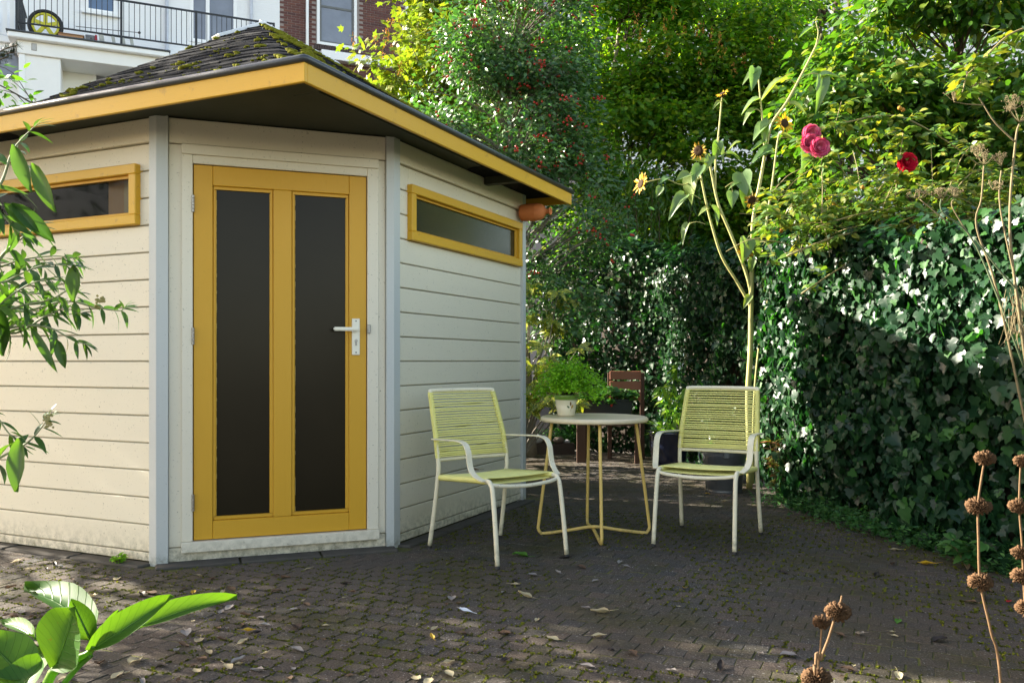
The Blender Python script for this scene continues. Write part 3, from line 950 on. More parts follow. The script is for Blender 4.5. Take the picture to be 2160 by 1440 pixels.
# concrete edging strip round the shed
M['edging'] = plain('weathered_edging', (0.075, 0.068, 0.058), 0.9, 0, 0.2, 0.45, 9, 0.6)
edge = thing('edging_strip', 'low weathered concrete edging along the foot of the shed', 'edging', V0)
def strip(p0, p1, n_out, w0=0.012, w1=0.112, h=0.012):
    p0 = Vector(p0); p1 = Vector(p1); L = (p1 - p0).length; k = max(1, round(L / 0.5)); nn = Vector(n_out).normalized()
    for i in range(k):
        a = p0.lerp(p1, i / k + 0.004); b = p0.lerp(p1, (i + 1) / k - 0.004)
        q0, q1 = a + nn * w0, b + nn * w0; q2, q3 = b + nn * w1, a + nn * w1
        ring = [q0, q3, q2, q1] if (q3 - q0).to_2d().cross((q1 - q0).to_2d()) > 0 else [q0, q1, q2, q3]
        MB().hexa([(p.x, p.y, -0.04) for p in ring] + [(p.x, p.y, h + random.uniform(-0.003, 0.003)) for p in ring]).build('edging_slab', M['edging'], edge, S, bevel=0.006)
strip((0, CH + 0.02, 0), (0, LW, 0), (-1, 0, 0))
strip((CH + 0.02, 0, 0), (RW, 0, 0), (0, -1, 0))
strip((-0.01, CH + 0.02, 0), (CH + 0.02, -0.01, 0), (-1, -1, 0), 0.02, 0.135)

# ================================================================ furniture
M['cord'] = plain('yellow_pvc_cord', (0.84, 0.79, 0.27), 0.38, 0, 0.5, 0.1, 6, 0)
M['chair_frame'] = paint('cream_powder_coat', (0.80, 0.73, 0.53), 0.4, 0.7, dirtcol=(0.2, 0.15, 0.06), grain=(30, 30, 30), low=0.20, bs=0.05)
M['table_leg'] = paint('yellow_lacquer', (0.74, 0.52, 0.15), 0.38, 0.5, dirtcol=(0.2, 0.11, 0.03), grain=(30, 30, 30), low=0.08, bs=0.05)
M['table_top'] = paint('cream_table_enamel', (0.74, 0.625, 0.42), 0.4, 0.35, grain=(20, 20, 20), bs=0.06)
M['foot'] = plain('dark_rubber', (0.03, 0.028, 0.025), 0.7)

def make_chair(label):
    t = thing('garden_chair', label, 'chair', (0, 0, 0), 'cord chairs beside the round table')
    r = 0.0125
    for s in (-1, 1):
        up_ = smooth_path([(s * .245, -.315, 0.012), (s * .240, -.275, .20), (s * .236, -.245, .38), (s * .235, -.236, .48), (s * .232, -.266, .62), (s * .220, -.335, .82), (s * .216, -.355, .872)], 4)
        leg = MB().tube(up_, r, 12).build('rear_leg', M['chair_frame'], t, smooth=True)
        MB().tube([(s * .2455, -.317, 0.0), (s * .245, -.3145, 0.014)], r * 1.08, 12).build('rubber_foot', M['foot'], leg)
        fr = smooth_path([(s * .228, .318, 0.012), (s * .225, .295, .20), (s * .222, .268, .375), (s * .222, .250, .415), (s * .222, .222, .430), (s * .223, .10, .424), (s * .226, -.12, .408), (s * .229, -.236, .402)], 4)
        leg = MB().tube(fr, r, 12).build('front_leg', M['chair_frame'], t, smooth=True)
        MB().tube([(s * .2285, .320, 0.0), (s * .228, .317, 0.014)], r * 1.08, 12).build('rubber_foot', M['foot'], leg)
        # flat bent armrest
        pth = smooth_path([(s * .252, -.262, .615), (s * .262, -.10, .622), (s * .270, .02, .626), (s * .272, .085, .615), (s * .272, .118, .578), (s * .272, .128, .53), (s * .270, .142, .485), (s * .262, .175, .452), (s * .245, .225, .432)], 5)
        mb = MB(); vs = []; fs = []
        w = 0.017; th = 0.0035
        for i, p in enumerate(pth):
            tg = (pth[min(i + 1, len(pth) - 1)] - pth[max(i - 1, 0)]).normalized()
            nn = Vector((1, 0, 0)).cross(tg).normalized() * th
            for (dx, k) in ((-w, -1), (w, -1), (w, 1), (-w, 1)):
                vs.append(p + Vector((dx, 0, 0)) + nn * k)
        for i in range(len(pth) - 1):
            for k in range(4):
                l = (k + 1) % 4
                fs.append((i * 4 + k, i * 4 + l, i * 4 + 4 + l, i * 4 + 4 + k))
        e = (len(pth) - 1) * 4
        fs += [(3, 2, 1, 0), (e, e + 1, e + 2, e + 3)]
        mb.add(vs, fs).build('armrest', M['chair_frame'], t, bevel=0.0012)
    MB().tube(smooth_path([(-.216, -.355, .872), (-.20, -.358, .880), (0, -.372, .882), (.20, -.358, .880), (.216, -.355, .872)], 5), r, 12).build('top_rail', M['chair_frame'], t, smooth=True)
    MB().tube(smooth_path([(-.235, -.240, .500), (0, -.258, .500), (.235, -.240, .500)], 6), 0.0105, 12).build('back_rail', M['chair_frame'], t, smooth=True)
    MB().tube(smooth_path([(-.222, .246, .415), (-.15, .262, .404), (0, .268, .396), (.15, .262, .404), (.222, .246, .415)], 5), 0.0105, 12).build('front_rail', M['chair_frame'], t, smooth=True)
    MB().tube([(-.229, -.236, .402), (.229, -.236, .402)], 0.0105, 12).build('seat_rail', M['chair_frame'], t, smooth=True)
    # cords
    def loop(xw, c0, nrm, rad, bow, cr, nm='cord'):
        """a cord wound once round both side rails; c0(y,z) centre, nrm points to the sitter's side"""
        c = Vector((0, c0[0], c0[1])); nrm = Vector(nrm).normalized(); pts = []
        for k in range(7):
            u = -1 + 2 * k / 6
            pts.append(c + Vector((u * (xw - 0.004), 0, 0)) + nrm * (rad - bow * (1 - u * u)))
        pts.append(c + Vector((xw + rad, 0, 0)))
        for k in range(5):
            u = 1 - 2 * k / 4
            pts.append(c + Vector((u * (xw - 0.004), 0, 0)) - nrm * (rad + bow * (1 - u * u)))
        pts.append(c + Vector((-xw - rad, 0, 0)))
        MB().tube(pts, cr, 6, closed=True).build(nm, M['cord'], t, smooth=True)
    zb = [0.518 + (0.866 - 0.518) * (i / 26) ** 1.08 for i in range(27)]
    prof = [(.48, -.236), (.62, -.266), (.82, -.335), (.872, -.355)]
    def bw(z): return float(np.interp(z, [.48, .62, .82, .872], [.235, .232, .220, .216]))
    for i, z in enumerate(zb):
        z += random.uniform(-0.0022, 0.0022)
        y = np.interp(z, [p[0] for p in prof], [p[1] for p in prof])
        loop(bw(z) - .0015, (y, z), (0, 1, -0.04), 0.0150, 0.010 + random.uniform(0, 0.003), 0.0029)
    for s in (-1, 1):       # the turns of cord lying close round the uprights
        mb = MB()
        for i in range(95):
            z = 0.512 + 0.0038 * i
            y = np.interp(z, [p[0] for p in prof], [p[1] for p in prof])
            ring = [(s * bw(z) + math.cos(a) * .0148, y + math.sin(a) * .0148, z + 0.22 * math.sin(a) * .0) for a in [2 * math.pi * k / 8 for k in range(8)]]
            mb.tube(ring, 0.0022, 4, closed=True)
        mb.build('cord_wrap', M['cord'], t, smooth=True)
    ys = [-.222 + 0.0080 * i for i in range(50)]
    for i, y in enumerate(ys):
        z = np.interp(y, [-.236, .10, .222], [.402, .424, .430])
        y2 = y + (max(0, y - .05) * 0.35) * (0.25 + 0.1 * random.random())
        z2 = z if y2 < .222 else z - (y2 - .222) * 0.5
        loop(0.224, (min(y2, .262), z2), (0, -0.05, 1), 0.0145, 0.006 + random.uniform(0, 0.005), 0.0037)
    for s in (-1, 1):
        mb = MB()
        for i in range(104):
            y = -.224 + 0.0042 * i
            z = np.interp(y, [-.236, .10, .222], [.402, .424, .430])
            x = np.interp(y, [-.236, .22], [.229, .222])
            ring = [(s * x + math.cos(a) * .0146, y, z + math.sin(a) * .0146) for a in [2 * math.pi * k / 8 for k in range(8)]]
            mb.tube(ring, 0.0024, 4, closed=True)
        mb.build('cord_wrap', M['cord'], t, smooth=True)
    return t

ch1 = make_chair('cream and yellow cord armchair standing against the shed wall')
ch2 = copy_tree(ch1)
ch2['label'] = 'cream and yellow cord armchair standing before the ivy hedge'
def seat_at(o, rear_l, rear_r, front_l, front_r):
    """feet as picture points on the ground"""
    A, B, C, D = gp(*rear_l), gp(*rear_r), gp(*front_l), gp(*front_r)
    c = (A + B + C + D) / 4
    f = ((C + D) / 2 - (A + B) / 2)
    o.location = (c.x, c.y, 0.003)
    o.rotation_euler = (0, 0, math.atan2(f.y, f.x) - math.pi / 2)
seat_at(ch1, (912, 1158), (1043, 1130), (1060, 1205), (1190, 1173))
seat_at(ch2, (1445, 1110), (1598, 1130), (1385, 1150), (1545, 1172))

# round table
TC = Vector((0.497, 5.25, 0))
tb = thing('side_table', 'round cream metal table with crossed yellow rod legs', 'table', TC)
TM = Matrix.Translation(TC)
MB().lathe([(0.0, .690), (.300, .690), (.314, .688), (.3215, .692), (.3245, .700), (.3235, .709), (.317, .7165), (.306, .7185), (.298, .7165), (0.0, .7165)], 64, TM).build('table_top', M['table_top'], tb, smooth=True)
rl = math.radians(4)
for k in range(2):
    a = rl + k * math.pi / 2 + math.radians(-2)
    d = Vector((math.cos(a), math.sin(a), 0)); zc = 0.050 if k == 0 else 0.029
    mb = MB()
    pts = [d * -.255 + Vector((0, 0, .688)), d * -.30 + Vector((0, 0, .35)), d * -.336 + Vector((0, 0, .07)), d * -.338 + Vector((0, 0, .040)), d * -.326 + Vector((0, 0, .018)), d * -.300 + Vector((0, 0, .011)), d * -.15 + Vector((0, 0, .03 if k == 0 else .02)),
           Vector((0, 0, zc)), d * .15 + Vector((0, 0, .03 if k == 0 else .02)), d * .300 + Vector((0, 0, .011)), d * .326 + Vector((0, 0, .018)), d * .338 + Vector((0, 0, .040)), d * .336 + Vector((0, 0, .07)), d * .30 + Vector((0, 0, .35)), d * .255 + Vector((0, 0, .688))]
    mb.tube(smooth_path(pts, 4), 0.0098, 12)
    mb.build('leg_rod', M['table_leg'], tb, TM, smooth=True)
for k in range(4):
    a = rl + k * math.pi / 2 + math.radians(-2)
    d = Vector((math.cos(a), math.sin(a), 0))
    MB().tube([d * .306 + Vector((0, 0, .0)), d * .306 + Vector((0, 0, .006))], 0.011, 10).build('foot', M['foot'], tb, TM)

# ---------------------------------------------------------------- fern pot on the table
fp = TC + Vector((-0.165, 0.06, 0.718))
pot = thing('fern_pot', 'cream flower pot with green rim and painted leaves, maidenhair fern in it', 'pot plant', fp)
M['pot_cream'] = plain('glazed_cream', (0.76, 0.66, 0.47), 0.3, 0, 0.5, 0.08, 8, 0)
M['pot_green'] = plain('glazed_green', (0.14, 0.25, 0.035), 0.3, 0, 0.5, 0.2, 8, 0)
PM = Matrix.Translation(fp)
MB().lathe([(0.0, 0), (.050, 0), (.0525, .004), (.068, .098)], 40, PM).build('pot_body', M['pot_cream'], pot, smooth=True)
MB().lathe([(.0682, .098), (.071, .099), (.0735, .126), (.072, .129), (.067, .127), (.062, .095), (0.0, .094)], 40, PM).build('pot_rim', M['pot_green'], pot, smooth=True)
dcol = {'g': plain('decal_green', (.06, .10, .03), .4, bs=0), 'b': plain('decal_brown', (.16, .08, .02), .4, bs=0), 'y': plain('decal_yellow', (.50, .30, .07), .4, bs=0)}
def decal(u0, z0, ang, ln, wd, key):
    # a small painted leaf following the pot wall; u along the wall, angle from upright
    base = math.radians(-78)
    mb = MB(); vs = []; out = []
    for k in range(10):
        t_ = k / 10 * 2 * math.pi
        lx, ly = math.sin(t_) * wd, (1 - math.cos(t_)) / 2 * ln
        u = u0 + lx * math.cos(ang) + ly * math.sin(ang); z = z0 - lx * math.sin(ang) + ly * math.cos(ang)
        rr = .0525 + (.068 - .0525) * (z - .004) / .094 + 0.0006
        out.append(Vector((rr * math.cos(base + u / rr), rr * math.sin(base + u / rr), z)))
    mb.add(out, [tuple(range(10))])
    mb.build('painted_leaf', dcol[key], pot, PM)
decal(0.012, .062, -0.1, .026, .0055, 'b'); decal(0.004, .050, -0.9, .020, .0050, 'g'); decal(0.016, .048, 0.6, .024, .0072, 'y'); decal(0.012, .026, 0.12, .034, .0009, 'b')
# maidenhair fern: thin dark stems arching out, many small fan leaflets
M['fern'] = leaf_mat('fern_leaflet', [(0.14, 0.34, 0.016), (0.21, 0.46, 0.022), (0.30, 0.52, 0.026)], 0.5, 0.45, (1.8, 1.7, 0.7), 0.3)
st = MB(); fpos = []; fdir = []; fn = []
for i in range(84):
    a = random.uniform(0, 2 * math.pi); reach = random.uniform(0.03, 0.22); hh = random.uniform(.11, .29) - reach * 0.45
    d = Vector((math.cos(a) + 0.1, math.sin(a), 0))
    pts = smooth_path([fp + Vector((0, 0, .09)) + d * .02, fp + Vector((0, 0, .09 + hh * .8)) + d * reach * .45, fp + Vector((0, 0, .09 + hh)) + d * reach * .8, fp + Vector((0, 0, .09 + hh * .8 - reach * .08)) + d * reach * 1.1], 4)
    st.tube(pts, [0.0012] * len(pts), 4, caps=False)
    for k in range(3, len(pts)):
        for _ in range(random.randint(5, 9)):
            sp = pts[k] + Vector((random.gauss(0, .022), random.gauss(0, .022), random.gauss(0, .014)))
            if sp.z < fp.z + .150 and ((sp.xy - fp.xy).length < .13 or (sp.y < fp.y and abs(sp.x - fp.x) < .12)): continue
            fpos.append(sp[:]); q_ = d + Vector((random.gauss(0, .7), random.gauss(0, .7), random.gauss(-.3, .4))); fdir.append(q_[:])
            fn.append((random.gauss(0, .5), random.gauss(-.2, .5), 1))
st.build('fern_stems', plain('fern_stem', (.03, .02, .012), .5), pot)
fan = tri_fan([(0, 0, 0), (.45, .55, .05), (.30, .95, 0), (0, 1.02, .05), (-.30, .95, 0), (-.45, .55, .05)], (0, .5, 0))
foliage(pot, 'leaflet', [fan], fpos, fn, fdir, rng.uniform(.011, .020, len(fpos)), M['fern'], 0, 'fern_leaflets')

# ================================================================ things at the back of the patio
M['wood_red'] = paint('red_brown_stained_wood', (0.27, 0.095, 0.050), 0.5, 0.5, dirtcol=(0.3, 0.24, 0.18), grain=(4, 60, 60), wear=0.0, bs=0.4)
M['wood_old'] = paint('dark_stained_wood', (0.085, 0.040, 0.022), 0.65, 0.4, dirtcol=(0.12, 0.10, 0.07), grain=(60, 60, 4), bs=0.5)
wc_o = Vector((1.06, 9.15, 0))
wc = thing('wooden_chair', 'red brown slatted wooden chair behind the round table', 'chair', wc_o)
WM = Matrix.Translation(wc_o) @ Matrix.Rotation(math.radians(-9), 4, 'Z')
def wbox(n_, a, b, m_='wood_red', bev=0.004): return MB().box(a, b).build(n_, M[m_], wc, WM, bevel=bev)
for (x, w) in ((-0.36, 0.095), (0.235, 0.05)):
    wbox('front_leg', (x, -0.22, 0), (x + w, -0.175, 0.445), 'wood_old')
wbox('rear_leg', (0.285, 0.20, 0), (0.335, 0.25, 0.93), 'wood_old'); wbox('rear_leg', (-0.06, 0.20, 0), (-0.015, 0.25, 0.93), 'wood_old')
wbox('rear_leg', (-0.34, 0.19, 0), (-0.285, 0.235, 0.445), 'wood_old')
wbox('seat_rail', (-0.36, -0.172, 0.38), (0.285, -0.15, 0.445), 'wood_old'); wbox('seat_rail', (-0.284, 0.20, 0.38), (-0.061, 0.225, 0.445), 'wood_old')
for i in range(5): wbox('seat_slat', (-0.37, -0.23 + i * 0.092, 0.446), (0.29, -0.23 + i * 0.092 + 0.078, 0.468))
for i, z in enumerate((0.855, 0.745, 0.63)): wbox('back_slat', (-0.035, 0.172, z), (0.300, 0.197, z + 0.092))
pl_o = WM @ Vector((-0.07, -0.04, 0.469))
pb = thing('planter_box', 'dark green planter box with strawberry plants on the wooden chair', 'planter', pl_o)
BM = Matrix.Translation(pl_o) @ Matrix.Rotation(math.radians(-9), 4, 'Z')
M['planter'] = plain('dark_green_plastic', (0.012, 0.022, 0.020), 0.4, 0, 0.5, 0.2, 5)
mb = MB()
def ringbox(mb, pts):
    vs = []
    for (hx, hy, z) in pts: vs += [(-hx, -hy, z), (hx, -hy, z), (hx, hy, z), (-hx, hy, z)]
    fs = [(3, 2, 1, 0)]
    for i in range(len(pts) - 1):
        for k in range(4):
            l = (k + 1) % 4; fs.append((i * 4 + k, i * 4 + l, i * 4 + 4 + l, i * 4 + 4 + k))
    e = (len(pts) - 1) * 4; fs.append((e, e + 1, e + 2, e + 3))
    return mb.add(vs, fs)
ringbox(mb, [(.265, .085, 0), (.285, .10, .165), (.295, .11, .166), (.297, .112, .19), (.285, .10, .19), (.28, .096, .165)]).build('box', M['planter'], pb, BM, bevel=0.003)
M['strawberry_leaf'] = leaf_mat('strawberry_leaf', [(0.035, 0.12, 0.026), (0.06, 0.17, 0.035), (0.09, 0.21, 0.035)], 0.42, 0.3)
P, N, D = [], [], []
stm = MB()
for i in range(110):
    x = random.uniform(-.29, .29); y = random.uniform(-.17, .12)
    z = .19 + random.uniform(-.05 if y < -.1 else 0.02, .13) * (1.0 - 0.5 * abs(x) / .3)
    c = BM @ Vector((x * 1.1, y, z))
    stm.tube(smooth_path([BM @ Vector((x * .5, y * .4, .165)), BM @ Vector((x * .9, y * .8, z + .02)), c], 3), 0.0016, 4, caps=False)
    for k in range(3):
        a = i + k * 2.1
        P.append(c[:]); D.append((math.cos(a), math.sin(a) - .3, -.15)); N.append((random.gauss(0, .3), random.gauss(-.4, .3), 1))
foliage(pb, 'leaf', [heart_t()], P, N, D, rng.uniform(.045, .08, len(P)), M['strawberry_leaf'], 300)
stm.build('stems', plain('strawberry_stem', (.10, .09, .03), .6), pb)
M['berry_red'] = plain('red_fruit', (0.50, 0.015, 0.012), 0.3, 0, 0.5, 0.2, 20, 0)
bp = BM @ Vector((.07, -.135, .135))
MB().lathe([(0, -.024), (.008, -.019), (.013, -.004), (.011, .006), (0, .009)], 14, Matrix.Translation(bp)).build('strawberry', M['berry_red'], pb, smooth=True)
MB().tube(smooth_path([bp + Vector((0, 0, .008)), bp + Vector((0.0, .012, .045)), bp + Vector((0.01, .04, .07))], 3), .0014, 5).build('strawberry_stalk', M['strawberry_leaf'], pb)

# blue glazed pot with leafy plant
bpo = gp(1412, 994)
bpt = thing('blue_pot', 'dark blue glazed pot with leafy green plants beside the hedge', 'pot plant', bpo)
M['blue_glaze'] = plain('blue_glaze', (0.010, 0.014, 0.032), 0.2, 0, 0.6, 0.3, 6, 0)
MB().lathe([(0, 0), (.115, 0), (.125, .01), (.165, .12), (.185, .24), (.190, .34), (.202, .36), (.205, .385), (.195, .392), (.180, .385), (.172, .34), (0, .335)], 40, Matrix.Translation(bpo)).build('pot', M['blue_glaze'], bpt, smooth=True)
M['pot_leaf'] = leaf_mat('bright_leaf', [(0.09, 0.20, 0.025), (0.15, 0.27, 0.03), (0.23, 0.32, 0.035)], 0.38, 0.4)
P, N, D, Sz = [], [], [], []
for i in range(80):
    a = random.uniform(0, 2 * math.pi); r = random.uniform(.02, .17)
    P.append((bpo.x + math.cos(a) * r, bpo.y + math.sin(a) * r, .35 + random.uniform(0, .10)))
    D.append((math.cos(a), math.sin(a), random.uniform(.0, 1.1))); N.append((random.gauss(0, .3) - math.cos(a) * .4, random.gauss(0, .3) - math.sin(a) * .4, 1)); Sz.append(random.uniform(.07, .13))
sm = MB()
for (tx, ty) in ((1425, 770), (1452, 815), (1440, 870), (1395, 815)):
    tip = at(tx, ty, bpo.y - .05)
    path = smooth_path([bpo + Vector((0, 0, .34)), bpo.lerp(tip, .5) + Vector((0, 0, .25)), tip], 5)
    sm.tube(path, [.006 - .004 * i / len(path) for i in range(len(path))], 6)
    for k in range(4, len(path), 1):
        for _ in range(4):
            a = random.uniform(0, 6.28)
            P.append(path[k][:]); D.append((math.cos(a), math.sin(a) * .8, random.uniform(-.9, .1))); N.append((random.gauss(0, .2), -.3, 1)); Sz.append(random.uniform(.09, .15))
foliage(bpt, 'leaf', [lance(.28, .1, -.35), lance(.24, .1, -.2)], P, N, D, np.array(Sz), M['pot_leaf'], 200)
sm.build('stems', M['pot_leaf'], bpt)

# zinc bucket
zo = gp(1527, 1036)
zb_ = thing('zinc_bucket', 'old grey zinc bucket planted up behind the ivy side chair', 'bucket', zo)
M['zinc'] = plain('dull_zinc', (0.14, 0.15, 0.16), 0.48, 0.55, 0.5, 0.35, 7, 0.2)
ZM = Matrix.Translation(zo)
MB().lathe([(0, .01), (.135, .01), (.136, 0), (.142, 0), (.142, .012), (.140, .02), (.141, .032), (.145, .036), (.168, .29), (.171, .295), (.171, .305), (.178, .345), (.184, .352), (.184, .362), (.177, .362), (.168, .30), (0, .30)], 44, ZM).build('pail', M['zinc'], zb_, smooth=True)
hb = MB().tube(smooth_path([zo + Vector((-.178, .0, .33)), zo + Vector((-.215, -.05, .30)), zo + Vector((-.20, -.14, .235)), zo + Vector((-.10, -.215, .215)), zo + Vector((.05, -.215, .225)), zo + Vector((.165, -.14, .27)), zo + Vector((.185, -.03, .32))], 5), .0045, 8).build('bail_handle', M['zinc'], zb_, smooth=True)
MB().box((-.045, -.185, .285), (.0, -.172, .345)).build('handle_lug', M['zinc'], zb_, ZM, bevel=.003)

# fallen-over edging bricks and cobbles at the back
M['dark_brick'] = plain('dark_edging_brick', (0.075, 0.055, 0.050), 0.85, 0, 0.3, 0.4, 12, 0.5)
for i, px in enumerate((1106, 1140, 1172, 1196)):
    c = gp(px, 957)
    e = thing('edging_brick', 'dark upright edging brick below the cobbles at the back of the patio', 'brick', c, 'row of edging bricks')
    ed = MB().box((-.085, -.05, -.02), (.085, .05, .115 + .01 * (i % 2))).build('block', M['dark_brick'], e, Matrix.Translation(c) @ Matrix.Rotation(random.uniform(-.1, .1), 4, 'Z'), bevel=.012, seg=2)
M['stone_w'] = plain('white_vein_stone', (0.42, 0.42, 0.43), 0.6, 0, 0.4, 0.6, 14, 0.3)
M['stone_b'] = plain('brown_stone', (0.15, 0.115, 0.095), 0.6, 0, 0.4, 0.3, 10, 0.3)
for (px, py, r, m_, lab) in ((1107, 922, .048, 'stone_w', 'small whitish cobble beside the shed corner'), (1132, 920, .078, 'stone_w', 'largest cobble, white veined grey stone on the edging bricks'),
                             (1178, 917, .058, 'stone_b', 'smooth brown cobble on the edging bricks'), (1196, 921, .034, 'stone_w', 'flat pale cobble on the end edging brick'), (1155, 925, .05, 'stone_b', 'low dull brown cobble between the veined and the smooth brown stone')):
    c = gp(px, 957); c.y += 0.02; c.z = 0.118 + r * .62
    mb = MB().blob((0, 0, 0), r, 2, 0.25, (1.15, .95, .72), px)
    tag(mb.build('cobble', M[m_], None, Matrix.Translation(c), smooth=True), lab, 'stone', 'cobbles at the back of the patio')

# ================================================================ fence and ivy
M['fence'] = paint('old_fence_wood', (0.055, 0.040, 0.028), 0.8, 0.3, grain=(60, 60, 3))
fence = thing('garden_fence', 'dark wooden fence buried under the ivy', 'fence', (3.0, 4.5, 0))
for (x0, y0), (x1, y1) in zip(HEDGE, HEDGE[1:]):
    a = Vector((x0, y0, 0)); b = Vector((x1, y1, 0)); d = (b - a).normalized(); nn = Vector((d.y, -d.x, 0)); k = max(1, round((b - a).length / .16))
    if nn.x < 0 and nn.y > -0.3: nn = -nn
    nn = Vector((d.y, -d.x, 0))
    hgt = 1.80 if y0 < 7 else 2.1
    for i in range(k):
        p = a.lerp(b, i / k) + nn * .20; q_ = a.lerp(b, (i + 1) / k - .004) + nn * (.20 + .008 * (i % 2))
        MB().beam(p + Vector((0, 0, hgt / 2)), q_ + Vector((0, 0, hgt / 2)), .022, hgt + random.uniform(-.03, .03)).build('fence_board', M['fence'], fence)
M['ivy'] = leaf_mat('ivy_leaf', [(0.008, 0.030, 0.013), (0.012, 0.041, 0.017), (0.019, 0.056, 0.020), (0.009, 0.034, 0.018), (0.045, 0.13, 0.026)], 0.36, 0.22, (1.8, 2.8, 0.8), 0.27)
ivy = thing('ivy_hedge', 'dense glossy ivy covering the fence beside the patio', 'hedge', (2.6, 5.0, 0))
segs = []
for (x0, y0), (x1, y1) in zip(HEDGE, HEDGE[1:]):
    a = np.array([x0, y0]); b = np.array([x1, y1]); L = np.linalg.norm(b - a); d = (b - a) / L
    segs.append((a, b, L, np.array([-d[1], d[0]])))            # outward = towards the patio
P, N, D, Sz = [], [], [], []
def top_at(x, y):
    return ((1.72 if y < 5.5 else 1.80) if y < 6.6 else 1.86 + (y - 6.6) * .13) + 0.30 * noise.noise(Vector((x * 1.1, y * 1.1, 5))) + 0.12 * noise.noise(Vector((x * 3.5, y * 3.5, 2))) - (0.05 if y < 4 else 0)
for a, b, L, nn in segs:
    dens = (420 if a[1] < 1 else 2900) if a[1] < 7 else 2300
    for _ in range(int(L * 2.0 * dens)):
        t_ = random.random(); z = random.random() ** 0.95 * 2.35
        q_ = a + (b - a) * t_; tp = top_at(q_[0], q_[1])
        if z > tp: continue
        bul = 0.19 * noise.noise(Vector((q_[0] * 1.7, q_[1] * 1.7, z * 1.9))) + 0.06 * noise.noise(Vector((q_[0] * 5, q_[1] * 5, z * 5)))
        dep = bul + random.uniform(-.13, .06) + 0.06 * min(1, z / .5) - (.10 if 6.5 < q_[1] < 7.9 else 0)
        pp = q_ + nn * dep
        P.append((pp[0], pp[1], z))
        N.append((nn[0] + random.gauss(0, .38), nn[1] + random.gauss(0, .38), .35 + random.gauss(0, .36)))
        D.append((random.gauss(0, .45), random.gauss(0, .45), -1 + random.gauss(0, .35)))
        Sz.append((.032 + .052 * random.random() ** 2.0) * (1.12 if (z < 1.2 and a[1] < 5) else 1) * (0.9 if a[1] > 7 else 1))
    for _ in range(int(L * 330)):                               # rounded top
        t_ = random.random(); q_ = a + (b - a) * t_ - nn * random.uniform(-.12, .42); tp = top_at(q_[0], q_[1])
        P.append((q_[0], q_[1], tp + random.uniform(-.08, .07)))
        N.append((nn[0] * .4 + random.gauss(0, .4), nn[1] * .4 + random.gauss(0, .4), 1)); D.append((nn[0] + random.gauss(0, .8), nn[1] + random.gauss(0, .8), -.3)); Sz.append(random.uniform(.04, .08))
foliage(ivy, 'ivy_leaf', [ivy_t(-.12, .10), ivy_t(-.25, .14), ivy_t(-.05, .22)], P, N, D, np.array(Sz), M['ivy'], 300, 'ivy_leaves')
mb = MB()
for i in range(26):
    a, b, L, nn = random.choice(segs[2:10]); t_ = random.random(); q_ = a + (b - a) * t_ - nn * .15
    pts = [Vector((q_[0], q_[1], -.03))]
    for k in range(6): pts.append(pts[-1] + Vector((random.gauss(0, .03), random.gauss(0, .06), .28)))
    mb.tube(smooth_path(pts, 3), [.012 - .010 * i_ / 18 for i_ in range(19)], 6)
M['bark'] = plain('brown_bark', (0.085, 0.062, 0.045), 0.9, 0, 0.2, 0.4, 18, 0.7)
tag(mb.build('ivy_stems', M['fence'], ivy), kind='stuff')

# ================================================================ sunflower
M['sun_stem'] = plain('sunflower_stem', (0.38, 0.36, 0.13), 0.6, 0, 0.3, 0.25, 9, 0.3)
M['sun_leaf'] = leaf_mat('sunflower_leaf', [(0.10, 0.19, 0.06), (0.14, 0.23, 0.075), (0.19, 0.25, 0.07)], 0.36, 0.32, (1.9, 1.9, 0.5), 0.6)
M['petal'] = leaf_mat('sunflower_petal', [(0.75, 0.40, 0.015), (0.80, 0.52, 0.03)], 0.5, 0.35, (1.1, 1.1, .6), 0.3)
M['petal_old'] = leaf_mat('withered_petal', [(0.30, 0.16, 0.02), (0.45, 0.28, 0.03)], 0.7, 0.2, (1.1, 1.1, .6), 0.2)
M['disk'] = plain('sunflower_disk', (0.045, 0.024, 0.010), 0.9, 0, 0.2, 0.5, 90, 0.6)
SY = 7.1
sfb = gp(1581, 1030)
SY = sfb.y
sf = thing('sunflower', 'tall branching sunflower plant with yellow and withered heads before the ivy', 'sunflower', sfb)
def stem(pts, r0, r1, y=None, off=0.0, name='stem', m_='sun_stem', par=None, n_=8):
    w = [at(p[0], p[1], (y or SY) + (p[2] if len(p) > 2 else 0) + off) for p in pts]
    sp = smooth_path(w, 4)
    MB().tube(sp, [(.88) * (r0 + (r1 - r0) * i / (len(sp) - 1)) for i in range(len(sp))], n_).build(name, M[m_], par or sf, smooth=True)
    return sp
main = stem([(1581, 1030), (1580, 930), (1578, 830), (1583, 740), (1584, 660), (1586, 560)], .030, .022)
stem([(1588, 1020, .03), (1590, 860, .03), (1600, 740, .02), (1618, 640, .0), (1642, 560), (1650, 490)], .012, .007)
stem([(1584, 650), (1575, 630), (1552, 590), (1522, 540), (1500, 470), (1488, 420), (1478, 370)], .016, .009)
stem([(1585, 620), (1572, 570), (1540, 490), (1515, 430), (1500, 360), (1493, 330)], .017, .010)
stem([(1509, 400), (1510, 330), (1516, 280), (1522, 215), (1524, 200)], .010, .006)
stem([(1586, 570), (1588, 470), (1604, 380), (1615, 320), (1628, 262), (1660, 215), (1695, 150), (1720, 100), (1733, 72)], .018, .008)
stem([(1612, 340), (1612, 290), (1606, 230), (1600, 165)], .012, .007)
stem([(1606, 560), (1618, 460), (1630, 380), (1640, 300), (1645, 285)], .012, .007)
stem([(1720, 100), (1726, 70), (1721, 45), (1724, 35)], .006, .003)
